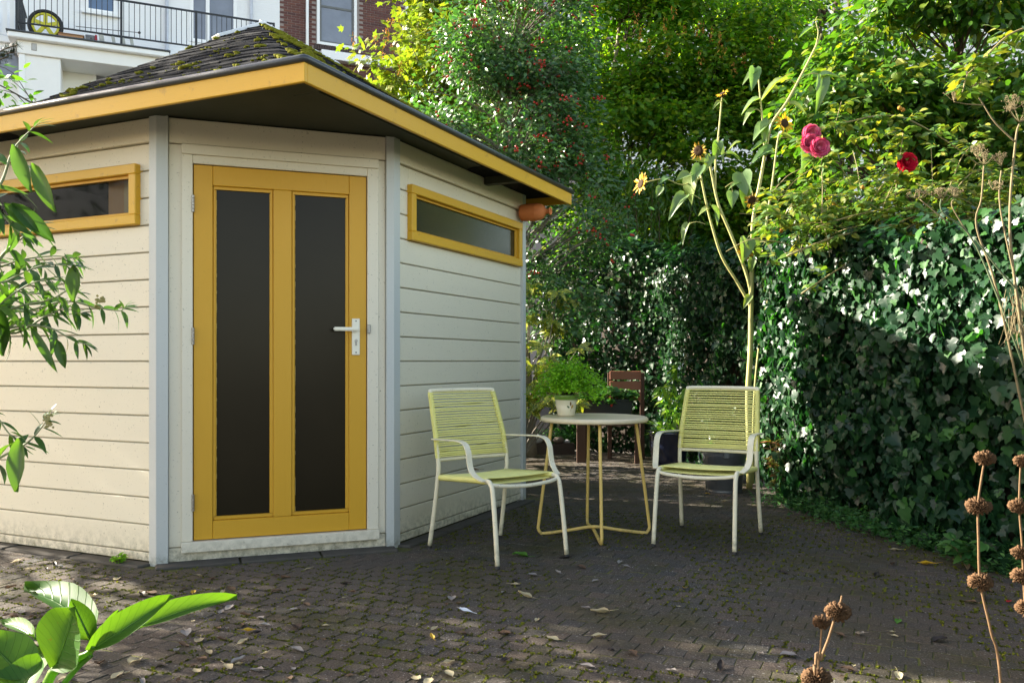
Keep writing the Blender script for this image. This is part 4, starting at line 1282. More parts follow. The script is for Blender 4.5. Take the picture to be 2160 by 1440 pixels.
def sleaf(px, py, ln, ang, tilt=.4, dy=0.0, wd=.9, frm=None):
    """ang: picture direction of the tip in degrees, 0 right, 90 down"""
    p = at(px, py, SY + dy); a = math.radians(ang)
    d = Vector((math.cos(a), random.uniform(-.5, .1), -math.sin(a)))
    n_ = Vector((random.gauss(0, .3), -tilt, .8))
    global SLP
    ln *= 1.0; SLP.append((p[:], n_[:], d[:], (ln * wd, ln, ln)))
    if frm:
        w = at(frm[0], frm[1], SY)
        MB().tube(smooth_path([w, w.lerp(p, .5) + Vector((0, 0, .02)), p], 3), .0035, 5).build('petiole', M['sun_stem'], sf)
SLP = []
for args in ((1598, 150, .15, 160, .5, 0, .7, (1600, 172)), (1592, 145, .20, 100, .9, -.03, .6), (1655, 170, .24, 165, .3, 0, .55, (1680, 178)), (1735, 160, .17, -5, .5, 0, .8, (1697, 160)), (1735, 165, .26, 100, .9, -.02, .5),
             (1600, 210, .16, 165, .4, 0, .7, (1606, 215)), (1590, 232, .14, 140, .5, 0, .6, (1607, 240)), (1668, 220, .15, 20, .6, 0, .7, (1660, 218)), (1712, 60, .14, 150, .3, 0, .5, (1727, 62)), (1730, 45, .08, 200, .3),
             (1622, 255, .20, 110, .8, -.04, .6, (1628, 262)), (1616, 262, .16, 150, .4), (1618, 300, .16, 165, .5, -.02, .5), (1628, 315, .19, 165, .7, -.05, .7), (1632, 325, .15, 185, .6, -.05, .6),
             (1650, 285, .16, 20, .5, 0, .5, (1640, 290)), (1685, 300, .20, 70, .7, 0, .5, (1640, 292)), (1693, 305, .27, 80, 1.0, -.02, .45), (1565, 365, .20, 85, .2, 0, .95, (1570, 392)), (1560, 385, .10, 170, .6, 0, .7, (1530, 395)),
             (1545, 405, .13, 95, .9, 0, .9, (1540, 388)), (1575, 395, .17, 100, .4, 0, .7), (1500, 330, .14, 120, .8, 0, .7), (1515, 300, .17, 100, .9, -.03, .6, (1518, 290)), (1512, 302, .16, 60, .7, -.02, .5),
             (1535, 325, .15, 0, .6, 0, .4, (1510, 330)), (1480, 355, .12, 160, .5), (1478, 350, .16, 120, .8, -.04, .8), (1490, 345, .15, 200, .5, 0, .6), (1462, 375, .20, 110, .3, -.02, .9), (1455, 368, .15, 160, .5),
             (1445, 412, .22, 140, .5, -.02, .6, (1478, 420)), (1500, 435, .17, 60, .3, 0, .8), (1495, 440, .10, 170, .5), (1452, 473, .17, 120, .4, 0, .5, (1488, 473)), (1520, 210, .07, 20, .4, 0, .5), (1518, 215, .08, 150, .7, 0, .6, (1521, 222)),
             (1410, 375, .10, 160, .5), (1395, 395, .09, 120, .4), (1575, 505, .20, 100, .7, -.06, .8, (1587, 500)), (1585, 510, .18, 60, .7, -.05, .8), (1590, 545, .13, 110, .9, -.06, .6), (1655, 500, .18, 90, .3, 0, .9),
             (1640, 575, .17, 95, .7, -.02, .9, (1642, 560)), (1625, 585, .17, 105, .3, 0, .8), (1650, 620, .10, 60, .5, 0, .7, (1625, 612)), (1582, 625, .12, 130, 1.0, -.06, .6), (1640, 470, .12, 150, .4), (1560, 300, .10, 170, .5, 0, .5)):
    sleaf(*args)
foliage(sf, 'leaf', [heart_t(-.35), heart_t(-.15), heart_t(-.55)], [s_[0] for s_ in SLP], [s_[1] for s_ in SLP], [s_[2] for s_ in SLP], np.array([s_[3] for s_ in SLP]), M['sun_leaf'], 300)
def head(px, py, r, face, petals, old=False, dy=-.03):
    c = at(px, py, SY + dy); f = Vector(face).normalized()
    Q = f.to_track_quat('Z', 'Y').to_matrix().to_4x4(); HM = Matrix.Translation(c) @ Q
    h = MB().lathe([(0, -.030 * r / .05), (r * .35, -.022 * r / .05), (r * .5, -.004), (r * .46, .006), (r * .30, .010), (0, .006)], 20, HM).build('flower_head', M['disk'], sf, smooth=True)
    pm = M['petal_old'] if old else M['petal']
    Pp, Nn, Dd, Ss = [], [], [], []
    for k in range(petals):
        a = 2 * math.pi * k / petals + random.uniform(-.1, .1)
        dl = Vector((math.cos(a), math.sin(a), random.uniform(-.25, .55) if not old else random.uniform(-.9, 1.0)))
        Pp.append((HM @ Vector((math.cos(a) * r * .42, math.sin(a) * r * .42, 0)))[:]); Dd.append((Q.to_3x3() @ dl)[:]); Nn.append((Q.to_3x3() @ Vector((random.gauss(0, .2), random.gauss(0, .2), 1)))[:])
        L_ = r * random.uniform(.6, .85) * (0.75 if old else 1); Ss.append((L_, L_, L_))
    foliage(h, 'petal', [lance(.34, .15, -.1, 3)], Pp, Nn, Dd, np.array(Ss), pm, 60)
head(1655, 260, .075, (.35, -1, .1), 22); head(1573, 530, .085, (-.1, -1, -.1), 22, True); head(1473, 318, .085, (-.6, -.9, -.2), 14, True); head(1586, 422, .075, (.3, -.8, -.7), 18, True)
head(1524, 198, .050, (-.5, -.4, .8), 16); head(1352, 388, .080, (-.9, -.5, .2), 18); head(1645, 488, .060, (0.2, -.8, -.3), 14, True)
stem([(1478, 375), (1440, 390), (1405, 378), (1372, 382), (1356, 390)], .006, .004)
stem([(1493, 330), (1482, 318), (1474, 320)], .007, .005); stem([(1572, 395), (1585, 400), (1588, 418)], .005, .004)

# ================================================================ generic shrub and tree builders
def limb_tree(root, base, top, r0, limbs, mat, name='trunk', wob=.06, spread=None):
    """tapered trunk and limbs as tubes; returns the path points"""
    base = Vector(base); top = Vector(top)
    pts = [base]
    for k in range(1, 6):
        p = base.lerp(top, k / 5) + Vector((random.gauss(0, wob), random.gauss(0, wob), 0)) * (1 if k < 5 else .3)
        pts.append(p)
    sp = smooth_path(pts, 3)
    MB().tube(sp, [max(.008, r0 * (1 - .85 * i / len(sp))) for i in range(len(sp))], 9).build(name, mat, root, smooth=True)
    return sp

def crown(root, lobes, n_clump, per, csize, temps, size, mat, n_ind=0, branch_from=None, bmat=None, droop=.3, name='leaf', keep=None, gap=0.0, face=(0, 0, 0), seed=1.0, twig=.5, outward=.55):
    """lobes: (centre, radii). Leaf clumps lie mostly in the outer part of each lobe."""
    P, N, D, Sz = [], [], [], []
    bm_ = MB(); nb = 0
    wt = [l[1][0] * l[1][1] * l[1][2] for l in lobes]
    tries = 0; made = 0
    while made < n_clump and tries < n_clump * 8:
        tries += 1
        c, rad = random.choices(lobes, wt)[0]
        d = Vector((random.gauss(0, 1), random.gauss(0, 1), random.gauss(0, 1))).normalized()
        rr = random.uniform(.35, 1.0) ** .5
        q_ = Vector((c[0] + d.x * rad[0] * rr, c[1] + d.y * rad[1] * rr, c[2] + d.z * rad[2] * rr))
        if gap and noise.noise(q_ * 1.5 + Vector((seed, seed, seed))) < gap - .5: continue
        if keep and not keep(q_): continue
        made += 1
        if branch_from is not None and random.random() < twig:
            bi = min(range(len(branch_from)), key=lambda k: abs(branch_from[k].z - q_.z + .55 * (branch_from[k].xy - q_.xy).length + random.uniform(-.15, .15)) + .8 * (branch_from[k].xy - q_.xy).length)
            b0 = branch_from[bi]
            mid = b0.lerp(q_, .5) + Vector((random.gauss(0, .06), random.gauss(0, .06), random.gauss(.04, .06)))
            L_ = (q_ - b0).length
            bm_.tube(smooth_path([b0, mid, q_], 3), [max(.003, .012 * L_ * (1 - i / 7)) for i in range(7)], 5, caps=False); nb += 1
        m = max(3, int(random.gauss(per, per * .25)))
        off = rng.normal(0, csize, (m, 3)) * [1, 1, .6]
        for k in range(m):
            P.append((q_.x + off[k, 0], q_.y + off[k, 1], q_.z + off[k, 2]))
            od = off[k] / (np.linalg.norm(off[k]) + 1e-6)
            D.append((od[0] + d.x * .5 + random.gauss(0, .4), od[1] + d.y * .5 + random.gauss(0, .4), od[2] * .5 - droop + random.gauss(0, .3)))
            N.append((d.x * outward + face[0] + random.gauss(0, .4), d.y * outward + face[1] + random.gauss(0, .4), .75 + face[2] + random.gauss(0, .35)))
            Sz.append(size * random.uniform(.65, 1.25))
    P = np.array(P)
    foliage(root, name, temps, P, N, D, np.array(Sz), mat, n_ind, 'foliage')
    if nb: bm_.build('branches', bmat or M['bark'], root)
    return P

M['bark_grey'] = plain('grey_bark', (0.20, 0.18, 0.145), 0.9, 0, 0.2, 0.4, 20, 0.6)
M['bark_pale'] = plain('sunlit_tone_bark', (0.30, 0.26, 0.19), 0.85, 0, 0.2, 0.35, 20, 0.6)  # sunlight put into the bark as a paler colour

# holly with red berries behind the shed
hb_ = Vector((0.20, 9.55, -.03))
holly = thing('holly_tree', 'glossy dark holly tree full of red berries behind the shed', 'tree', hb_)
M['holly'] = leaf_mat('holly_leaf', [(0.03, 0.085, 0.024), (0.048, 0.12, 0.034), (0.08, 0.165, 0.04), (0.034, 0.095, 0.036), (0.12, 0.20, 0.05)], 0.33, 0.22, (1.8, 2.4, .8), 0.6)
htr = limb_tree(holly, hb_, (0.0, 9.2, 4.4), .085, 0, M['bark_grey'])
hl = [((-.12, 9.0, 3.45), (1.0, .6, 1.1)), ((.12, 9.0, 4.4), (.8, .55, .75)), ((.42, 9.05, 2.55), (.78, .5, .85)), ((.50, 9.1, 1.75), (.55, .42, .55)), ((-.72, 8.9, 3.1), (.52, .5, .65))]
HP = crown(holly, hl, 950, 25, .11, [lance(.48, .15, -.15, 3), diamond_t(.5, .22, -.1)], .068, M['holly'], 300, htr, M['bark_grey'], .2, gap=.44, seed=3.0, outward=.7, face=(-.35, -.2, -.15))
M['berry'] = plain('holly_berry', (0.42, 0.022, 0.012), 0.3, 0, 0.5, 0.3, 40, 0)
mb = MB()
cand = [p for p in HP if p[1] < 9.05 and p[2] > 1.9]
for i in range(230):
    p = random.choice(cand)
    for k in range(random.randint(2, 6)):
        mb.blob((p[0] + random.gauss(0, .022), p[1] - .05 + random.gauss(0, .02), p[2] + random.gauss(0, .02)), .0135, 1, 0)
tag(mb.build('berries', M['berry'], holly, smooth=True), kind='stuff')

# aucuba at the foot of the holly
ab = Vector((.02, 8.8, -.03))
auc = thing('aucuba_shrub', 'yellow spotted aucuba shrub at the shed corner', 'shrub', ab)
M['aucuba'] = leaf_mat('spotted_leaf', [(0.07, 0.14, 0.018), (0.11, 0.18, 0.02), (0.05, 0.11, 0.02)], 0.3, 0.22, (1.6, 1.7, .6), 0.55, spots=(0.46, 0.44, 0.07))
sm = MB(); P, N, D, Sz = [], [], [], []
for i in range(24):
    tip = at(random.uniform(1096, 1225), random.uniform(600, 880), 8.55 + random.uniform(-.12, .25))
    path = smooth_path([ab, ab.lerp(tip, .55) + Vector((random.gauss(0, .05), .1, .1)), tip], 4)
    sm.tube(path, [.012 - .009 * k / len(path) for k in range(len(path))], 6)
    for k in (-1, -3):
        for j in range(5):
            a = j * 1.256 + i
            P.append(path[k][:]); D.append((math.cos(a), -.35 + math.sin(a) * .4, random.uniform(-.9, .25))); N.append((random.gauss(0, .25), -.9, .7)); Sz.append(random.uniform(.11, .17))
foliage(auc, 'leaf', [lance(.38, .1, -.2), lance(.34, .12, -.3)], P, N, D, np.array(Sz), M['aucuba'], 260)
sm.build('stems', M['bark_grey'], auc)

# yellow-green maple with hanging brown seed keys
mb_ = Vector((-1.2, 12.6, -.03))
maple = thing('maple_tree', 'sunlit yellow green maple with brown hanging seeds between house and holly', 'tree', mb_)
M['maple'] = leaf_mat('maple_leaf', [(0.12, 0.20, 0.018), (0.18, 0.26, 0.024), (0.25, 0.30, 0.03), (0.15, 0.23, 0.02), (0.32, 0.30, 0.035)], 0.4, 0.4, (1.35, 1.4, .6), 0.4)
mtr = limb_tree(maple, mb_, (-1.0, 12.2, 6.6), .10, 0, M['bark_grey'])
ml = [((-1.35, 11.9, 3.9), (.9, .8, .95)), ((-1.15, 11.9, 5.1), (1.0, .8, .9)), ((-.6, 11.9, 5.6), (1.1, .8, .9)), ((-1.0, 12.0, 6.6), (1.2, .8, .8)), ((-.2, 12.1, 4.6), (.9, .7, .9))]
MP = crown(maple, ml, 520, 18, .15, [maple_t(), maple_t(-.35)], .105, M['maple'], 300, mtr, M['bark_grey'], .35, gap=.42, seed=8.0)
M['seed'] = leaf_mat('maple_seed', [(0.30, 0.10, 0.025), (0.42, 0.19, 0.04), (0.48, 0.28, 0.05)], 0.7, 0.25, (1.2, 1.1, .8), 0.2)
def seed_keys(root, px_list, Y):
    P, N, D, Sz = [], [], [], []
    for (px, py) in px_list:
        c = at(px, py, Y)
        for k in range(16):
            P.append((c.x + random.gauss(0, .02), c.y + random.gauss(0, .02), c.z - k * .010 + random.gauss(0, .015)))
            D.append((random.gauss(0, .5), random.gauss(0, .5), -1)); N.append(tuple(rvec(1)[0])); Sz.append(random.uniform(.03, .05))
    tag(foliage(root, 'seed_key', [lance(.35, .1, .1, 3)], P, N, D, np.array(Sz), M['seed'], 0, 'seed_clusters'), kind='stuff')
seed_keys(maple, [(828, 30), (815, 40), (840, 35), (828, 85), (842, 130), (848, 125), (808, 95), (905, 50), (955, 30), (790, 75), (745, 70), (815, 62)], 11.2)

# multi-stemmed hornbeam group at the back
hb2 = Vector((2.6, 12.6, -.03))
horn = thing('hornbeam_tree', 'many stemmed green tree with brown seed clusters behind the ivy', 'tree', hb2)
M['hornbeam'] = leaf_mat('green_tree_leaf', [(0.050, 0.15, 0.014), (0.085, 0.22, 0.018), (0.18, 0.30, 0.022), (0.08, 0.19, 0.018), (0.34, 0.38, 0.03)], 0.36, 0.52, (1.7, 1.8, .5), 0.4)
allp = []
for (px0, px1, r) in ((1205, 1195, .05), (1300, 1300, .065), (1330, 1322, .045), (1430, 1560, .055), (1795, 1790, .065), (1740, 1720, .05), (1640, 1600, .05)):
    allp += limb_tree(horn, at(px0, 700, 12.2 + random.uniform(-.3, .4)) * 1.0, at(px1, -120, 12.4), r, 0, M['bark_pale'] if px0 < 1350 else M['bark'], 'stem', .05)
hl2 = [((1.5, 12.3, 5.5), (1.2, .9, 1.1)), ((2.6, 12.2, 5.4), (1.2, .8, 1.2)), ((3.6, 12.2, 5.3), (1.2, .8, 1.2)), ((1.6, 11.9, 3.9), (.9, .8, .8)), ((2.7, 12.0, 3.9), (1.2, .8, 1.0)), ((3.8, 12.0, 4.0), (1.1, .8, 1.0)), ((1.4, 11.8, 2.8), (.9, .7, .8)), ((2.5, 11.6, 2.7), (1.1, .7, .8)), ((3.6, 11.6, 2.7), (1.2, .7, .9)), ((2.0, 11.5, 2.3), (1.3, .5, .8)), ((3.2, 11.5, 2.3), (1.2, .5, .8)), ((2.2, 11.6, 3.35), (1.5, .5, .6))]
crown(horn, hl2, 2450, 26, .155, [lance(.55, .1, -.15, 3), diamond_t(.6, .15, -.1)], .100, M['hornbeam'], 300, allp, M['bark'], .3, gap=.44, seed=5.0, twig=.35)
seed_keys(horn, [(1440, 50), (1468, 50), (1482, 45), (1502, 58), (1520, 65), (1525, 95), (1550, 132), (1567, 110), (1627, 75), (1480, 105), (1400, 40), (1408, 95), (1370, 80), (1342, 25), (1350, 60), (1420, 12)], 11.2)

# darker tree on the right with yellowing leaves
rb = Vector((5.0, 9.6, -.03))
rt = thing('lime_tree', 'shady tree with yellowing broad leaves overhanging the right side', 'tree', rb)
M['limeleaf'] = leaf_mat('broad_green_leaf', [(0.030, 0.095, 0.013), (0.055, 0.145, 0.017), (0.085, 0.18, 0.02), (0.04, 0.12, 0.018), (0.28, 0.30, 0.028)], 0.36, 0.4, (1.7, 1.7, .5), 0.4)
rtr = limb_tree(rt, rb, (4.8, 9.3, 5.8), .11, 0, M['bark'])
rl_ = [((4.6, 8.8, 4.2), (1.3, .8, .8)), ((3.7, 8.9, 3.6), (.9, .7, .8)), ((5.2, 8.6, 3.3), (1.0, .8, .8)), ((4.2, 8.9, 2.7), (1.1, .6, .7)), ((5.0, 8.8, 5.2), (1.4, .8, .7))]
crown(rt, rl_, 820, 21, .15, [heart_t(-.2), lance(.6, .1, -.2, 3)], .095, M['limeleaf'], 300, rtr, M['bark'], .45, gap=.48, seed=12.0, twig=.2)

# far tall tree closing the gaps
fb_ = Vector((6.5, 17.0, -.03))
ft = thing('background_tree', 'tall dark tree far behind the right hand garden', 'tree', fb_)
ftr = limb_tree(ft, fb_, (6.3, 16.8, 9.5), .2, 0, M['bark'])
crown(ft, [((5.6, 16.8, 6.8), (2.2, 1.2, 1.8)), ((8.2, 16.6, 6.4), (2.0, 1.2, 1.9)), ((6.6, 16.8, 4.3), (2.4, 1.2, 1.4)), ((3.6, 16.8, 8.6), (1.8, 1.2, 1.2)), ((9.4, 16.5, 4.0), (1.6, 1.2, 1.4))], 480, 22, .28, [diamond_t(.6, .15, -.1)], .16, M['limeleaf'], 0, ftr, M['bark'], .3, gap=.30, seed=21.0)
# bamboo clump between holly and ivy
bb = Vector((1.75, 10.9, -.03))
bam = thing('bamboo_clump', 'dark bamboo clump with narrow leaves rising behind the ivy', 'bamboo', bb)
M['bamboo'] = leaf_mat('bamboo_leaf', [(0.03, 0.085, 0.014), (0.05, 0.12, 0.018), (0.08, 0.15, 0.02)], 0.4, 0.3)
P, N, D, Sz = [], [], [], []; sm = MB()
for i in range(34):
    tip = bb + Vector((random.uniform(-.75, .75), random.uniform(-.4, .3), random.uniform(2.2, 3.6)))
    path = smooth_path([bb + Vector((random.uniform(-.4, .4), random.uniform(-.2, .2), 0)), bb.lerp(tip, .6) + Vector((0, 0, .3)), tip], 5)
    sm.tube(path, [.008 - .005 * k / len(path) for k in range(len(path))], 5)
    for k in range(4, len(path)):
        for j in range(14):
            a = random.uniform(0, 6.28)
            P.append((path[k] + Vector((random.gauss(0, .08), random.gauss(0, .08), random.gauss(0, .08))))[:]); D.append((math.cos(a), math.sin(a), random.uniform(-1.4, -.2))); N.append((random.gauss(0, .3), -.3, 1)); Sz.append(random.uniform(.10, .17))
foliage(bam, 'leaf', [lance(.16, .1, -.3, 3)], P, N, D, np.array(Sz), M['bamboo'], 0, 'foliage')
sm.build('canes', M['bark'], bam)

# laurel looking over the shed roof on the left
lb = Vector((-4.6, 8.1, -.03))
lau = thing('laurel_bush', 'glossy green laurel bush looking over the shed roof beside the white house', 'shrub', lb)
M['laurel'] = leaf_mat('laurel_leaf', [(0.04, 0.12, 0.015), (0.07, 0.17, 0.018), (0.10, 0.21, 0.02)], 0.32, 0.3)
ltr = limb_tree(lau, lb, (-4.35, 7.9, 3.4), .05, 0, M['bark'])
crown(lau, [((-4.5, 7.7, 3.15), (.52, .4, .42)), ((-4.75, 7.7, 3.55), (.36, .35, .28)), ((-4.2, 7.7, 2.9), (.4, .4, .35)), ((-4.9, 7.8, 2.5), (.7, .5, .6)), ((-4.4, 8.0, 1.6), (.7, .5, 1.0))], 150, 13, .10, [lance(.42, .12, -.2), lance(.36, .12, -.1)], .105, M['laurel'], 300, ltr, M['bark'], -.2)
lb2 = Vector((-2.0, 8.4, -.03))
la2 = thing('unseen_shade_laurel', 'unseen laurel bush added close behind the shed to shade the patio', 'shrub', lb2)  # hidden bush added to block sun from the paving behind the table
lt2 = limb_tree(la2, lb2, (-2.0, 8.4, 2.0), .05, 0, M['bark'])
crown(la2, [((-3.4, 8.75, 1.5), (.8, .45, 1.2)), ((-2.4, 8.4, 1.4), (.8, .4, 1.2)), ((-1.5, 7.95, 1.3), (.6, .4, 1.1)), ((-.7, 7.5, 1.1), (.5, .38, 1.0)), ((-1.6, 10.6, 1.0), (.9, .45, 1.1)), ((-.7, 10.5, .8), (.5, .35, .8)), ((-.42, 8.7, 1.3), (.34, .35, 1.1))], 700, 15, .12, [lance(.42, .12, -.2, 3)], .115, M['laurel'], 0, lt2, M['bark'], .1, twig=.2)
# conifer twig at the far left
cb = Vector((-5.6, 8.9, -.03))
con = thing('conifer_tree', 'dark conifer with needle twigs beside the laurel bush', 'tree', cb)
ctr = limb_tree(con, cb, (-5.6, 8.9, 4.6), .06, 0, M['bark'])
M['needle'] = leaf_mat('conifer_needle', [(0.010, 0.022, 0.012), (0.016, 0.032, 0.016)], 0.5, 0.1)
P, N, D, Sz = [], [], [], []; sm = MB()
for (ex_, ey_, b) in ((38, 95, .0), (18, 120, .05), (30, 110, .1), (-30, 80, 0), (-60, 130, .1), (-20, 150, .2), (-80, 60, 0)):
    tip = at(ex_, ey_, 8.4 + b); b0 = Vector((-5.6, 8.9, tip.z - .15))
    path = smooth_path([b0, b0.lerp(tip, .6) + Vector((0, 0, .05)), tip], 8)
    sm.tube(path, .006, 5)
    for k in range(4, len(path)):
        for j in range(16):
            f = random.random(); pp = path[k].lerp(path[max(0, k - 1)], f); t_ = (path[k] - path[k - 1]).normalized()
            s_ = random.choice((-1, 1)); P.append(pp[:]); D.append((t_.x * .8 + random.gauss(0, .4), t_.y + s_ * .8, t_.z + random.gauss(0, .6))); N.append((0, 0, 1)); Sz.append(random.uniform(.05, .08))
foliage(con, 'needle', [diamond_t(.09, .1, 0)], P, N, D, np.array(Sz), M['needle'], 0, 'needles')
sm.build('twigs', M['bark'], con)

# ================================================================ rose on top of the hedge
RY = 5.7
rs_b = Vector((3.0, 6.2, -.03))
rose = thing('rambling_rose', 'rambling rose with pink and red blooms sprawling over the ivy', 'rose', rs_b)
M['rose_leaf'] = leaf_mat('rose_leaf', [(0.06, 0.14, 0.022), (0.09, 0.18, 0.028), (0.15, 0.23, 0.035), (0.07, 0.15, 0.04), (0.30, 0.28, 0.035), (0.08, 0.16, 0.04)], 0.34, 0.34, (1.6, 1.6, .5), 0.45)
M['cane'] = plain('rose_cane', (0.24, 0.20, 0.085), 0.6, 0, 0.3, 0.3, 14, 0.2)
P, N, D, Sz = [], [], [], []
canes = [
    ([(2160, 60), (2120, 80), (2060, 140), (2040, 160), (2030, 195)], .005, 3.9), ([(1700, 300), (1740, 270), (1800, 255), (1850, 245), (1910, 250), (2000, 300), (2090, 370), (2160, 450)], .006, RY),
    ([(1660, 540), (1760, 500), (1860, 480), (1960, 450), (2080, 455), (2160, 520)], .008, RY - .2), ([(1900, 530), (1990, 490), (2060, 480), (2120, 540), (2160, 590)], .009, RY - .3), ([(1690, 620), (1780, 560), (1880, 500), (1980, 440), (2060, 360), (2160, 380)], .007, RY - .1),
    ([(1886, 470), (1890, 400), (1900, 320), (1905, 280)], .005, RY), ([(1640, 480), (1680, 420), (1730, 390), (1790, 380)], .005, RY + .1), ([(1733, 470), (1735, 400), (1733, 340), (1738, 330)], .004, RY - .1), ([(1960, 470), (2000, 400), (2030, 330), (2060, 300)], .005, RY),
    ([(1800, 520), (1830, 440), (1870, 380), (1913, 350)], .005, RY), ([(2060, 470), (2000, 430), (1930, 400), (1860, 420)], .005, RY - .15), ([(1760, 270), (1772, 225), (1775, 215)], .003, RY), ([(1720, 480), (1820, 450), (1930, 440), (2010, 470), (2100, 430)], .006, RY - .15)]
def rose_leaf_at(p, t_, k=2, s=1.0):
    for j in range(k):
        a = random.uniform(0, 6.28); out = Vector((math.cos(a), math.sin(a), random.uniform(-.5, .6)))
        for (f, sd) in ((.35, -1), (.35, 1), (.7, -1), (.7, 1), (1.0, 0)):
            side = out.cross(Vector((0, 0, 1))) * sd * .8
            P.append((p + out * .075 * f)[:]); D.append((out * (.6 if sd else 1) + side + Vector((0, 0, -.25)))[:]); N.append((random.gauss(-.2, .5), random.gauss(-.2, .5), 1)); Sz.append(random.uniform(.042, .072) * s)
for (pp, r, y) in canes:
    w = [at(px, py, y) for px, py in pp]; sp = smooth_path(w, 6)
    MB().tube(sp, [max(.0018, r * (1 - .55 * i / len(sp))) for i in range(len(sp))], 6).build('cane', M['cane'], rose, smooth=True)
    for i in range(1, len(sp)):
        if random.random() < .75: rose_leaf_at(sp[i], None, random.choice((1, 1, 2)))
for i in range(430):            # thicket lying on the hedge
    px = random.uniform(1610, 2165); py = random.gauss(440 + 20 * math.sin(px / 90), 45)
    if py < 330 or py > 560 or (px < 1700 and py < 400): continue
    rose_leaf_at(at(px, py, RY + random.uniform(-.25, .45)), None, random.choice((1, 2)))
for i in range(60):
    rose_leaf_at(at(random.uniform(1800, 2080), random.uniform(250, 400), RY + random.uniform(-.1, .3)), None, 1)
foliage(rose, 'leaflet', [lance(.6, .12, -.2, 3)], P, N, D, np.array(Sz), M['rose_leaf'], 300, 'foliage')
mb = MB()
for i in range(90):
    a = at(random.uniform(1620, 2160), random.uniform(400, 560), RY + random.uniform(-.2, .2)); d = Vector((random.gauss(0, 1), random.gauss(0, .4), random.gauss(.3, .5))).normalized() * random.uniform(.12, .4)
    mb.tube(smooth_path([a, a + d * .5 + Vector((0, 0, .03)), a + d], 3), .0022, 4, caps=False)
mb.build('twigs', M['cane'], rose)
# canes rooted in the soil behind the fence
for i in range(5):
    w = at(1800 + i * 90, 470, RY + .1)
    MB().tube(smooth_path([rs_b + Vector((random.uniform(-.15, .3), random.uniform(-.2, .2), 0)), rs_b + Vector((.1, -.1, 1.0)), w + Vector((.2, .3, -.1)), w], 4), .009, 6).build('cane', M['cane'], rose, smooth=True)
def bloom(px, py, y, r, col, nm):
    m_ = leaf_mat(nm, col, .5, .3, (1.2, .9, 1.0), .3)
    c = at(px, py, y); Pp, Nn, Dd, Ss = [], [], [], []
    fl_ = MB().blob(c, r * .28, 1, .2).build('bloom', m_, rose, smooth=True)
    for ringi, (cnt, tilt, sc) in enumerate(((6, 1.5, .62), (8, 1.0, .8), (9, .55, .95), (9, .15, 1.0), (7, -.3, .95))):
        for k in range(cnt):
            a = 2 * math.pi * k / cnt + ringi * .5; d = Vector((math.cos(a), -math.sin(a) * .25 - tilt * .55, math.sin(a)))
            d = Vector((math.cos(a) , -tilt, math.sin(a))).normalized()
            Pp.append((c + Vector((math.cos(a) * r * .12, 0, math.sin(a) * r * .12)))[:]); Dd.append(d[:]); Nn.append((Vector((0, -1, .2)) - Vector((math.cos(a), 0, math.sin(a))) * (.5 + tilt))[:])
            Ss.append((r * sc * 1.15, r * sc, r * sc))
    foliage(fl_, 'petal', [petal_t(.5), petal_t(.9)], Pp, Nn, Dd, np.array(Ss), m_, 60)
pk = [(0.60, 0.05, 0.16), (0.72, 0.14, 0.27), (0.80, 0.26, 0.38)]
bloom(1711, 282, RY, .056, pk, 'pink_petal'); bloom(1708, 303, RY - .02, .058, pk, 'pink_petal'); bloom(1728, 312, RY - .05, .062, pk, 'pink_petal')
bloom(1913, 343, RY - .05, .060, [(0.55, 0.008, 0.035), (0.66, 0.02, 0.06)], 'red_petal')
for (px, py) in ((1820, 395), (1905, 232), (1898, 228), (1760, 430), (1745, 418), (1648, 487), (2070, 312)):
    MB().blob(at(px, py, RY), .016, 1, .3).build('faded_bloom', M['seed'], rose, smooth=True)

# ================================================================ dry fennel at the right edge
FY = 4.0
fb2 = gp(2190, 1230)
fen = thing('fennel_plant', 'dry brown fennel with umbel seed heads at the right of the hedge', 'fennel', fb2)
M['fennel'] = plain('dry_fennel', (0.20, 0.16, 0.085), 0.8, 0, 0.2, 0.3, 20, 0.2)
M['fennel_g'] = plain('green_fennel', (0.10, 0.13, 0.065), 0.7, 0, 0.2, 0.3, 20, 0.2)
def fstem(pp, r0, r1, m_='fennel'):
    sp = smooth_path([at(p[0], p[1], FY + (p[2] if len(p) > 2 else 0)) for p in pp], 5)
    MB().tube(sp, [r0 + (r1 - r0) * i / (len(sp) - 1) for i in range(len(sp))], 6).build('stem', M[m_], fen, smooth=True)
def umbel(px, py, r, d=(0, 0, 1), dy=0):
    c = at(px, py, FY + dy); mb = MB(); d = Vector(d).normalized(); r *= .8
    for k in range(12):
        v = (d + Vector((random.gauss(0, .55), random.gauss(0, .55), random.gauss(0, .35)))).normalized() * r * random.uniform(.75, 1.05)
        e = c + v; mb.tube([c, c + v * .5 + Vector((0, 0, -.004)), e], [.0016, .0012, .0009], 4, caps=False)
        for j in range(7):
            q_ = e + Vector((random.gauss(0, 1), random.gauss(0, 1), random.gauss(.6, .8))).normalized() * r * .22
            mb.tube([e, q_], .0007, 3, caps=False)
            mb.blob(q_, .0022, 1, 0, (1, 1, 1.5))
    mb.build('seed_head', M['fennel'], fen)
fstem([(2190, 1230), (2180, 900), (2155, 700), (2130, 480), (2142, 300), (2150, 262)], .009, .0035); fstem([(2142, 300), (2100, 260), (2075, 222)], .004, .0025); fstem([(2075, 222), (2040, 220), (2012, 215)], .003, .002); fstem([(2075, 222), (2060, 200)], .003, .002)
fstem([(2185, 1000), (2105, 620, .05), (2060, 480, .05), (2070, 420), (2075, 350)], .006, .003); fstem([(2170, 800), (2060, 520), (1990, 450), (1985, 420)], .005, .0025, 'fennel_g'); fstem([(2175, 760), (2160, 640), (2100, 560), (2055, 500)], .006, .003, 'fennel_g')
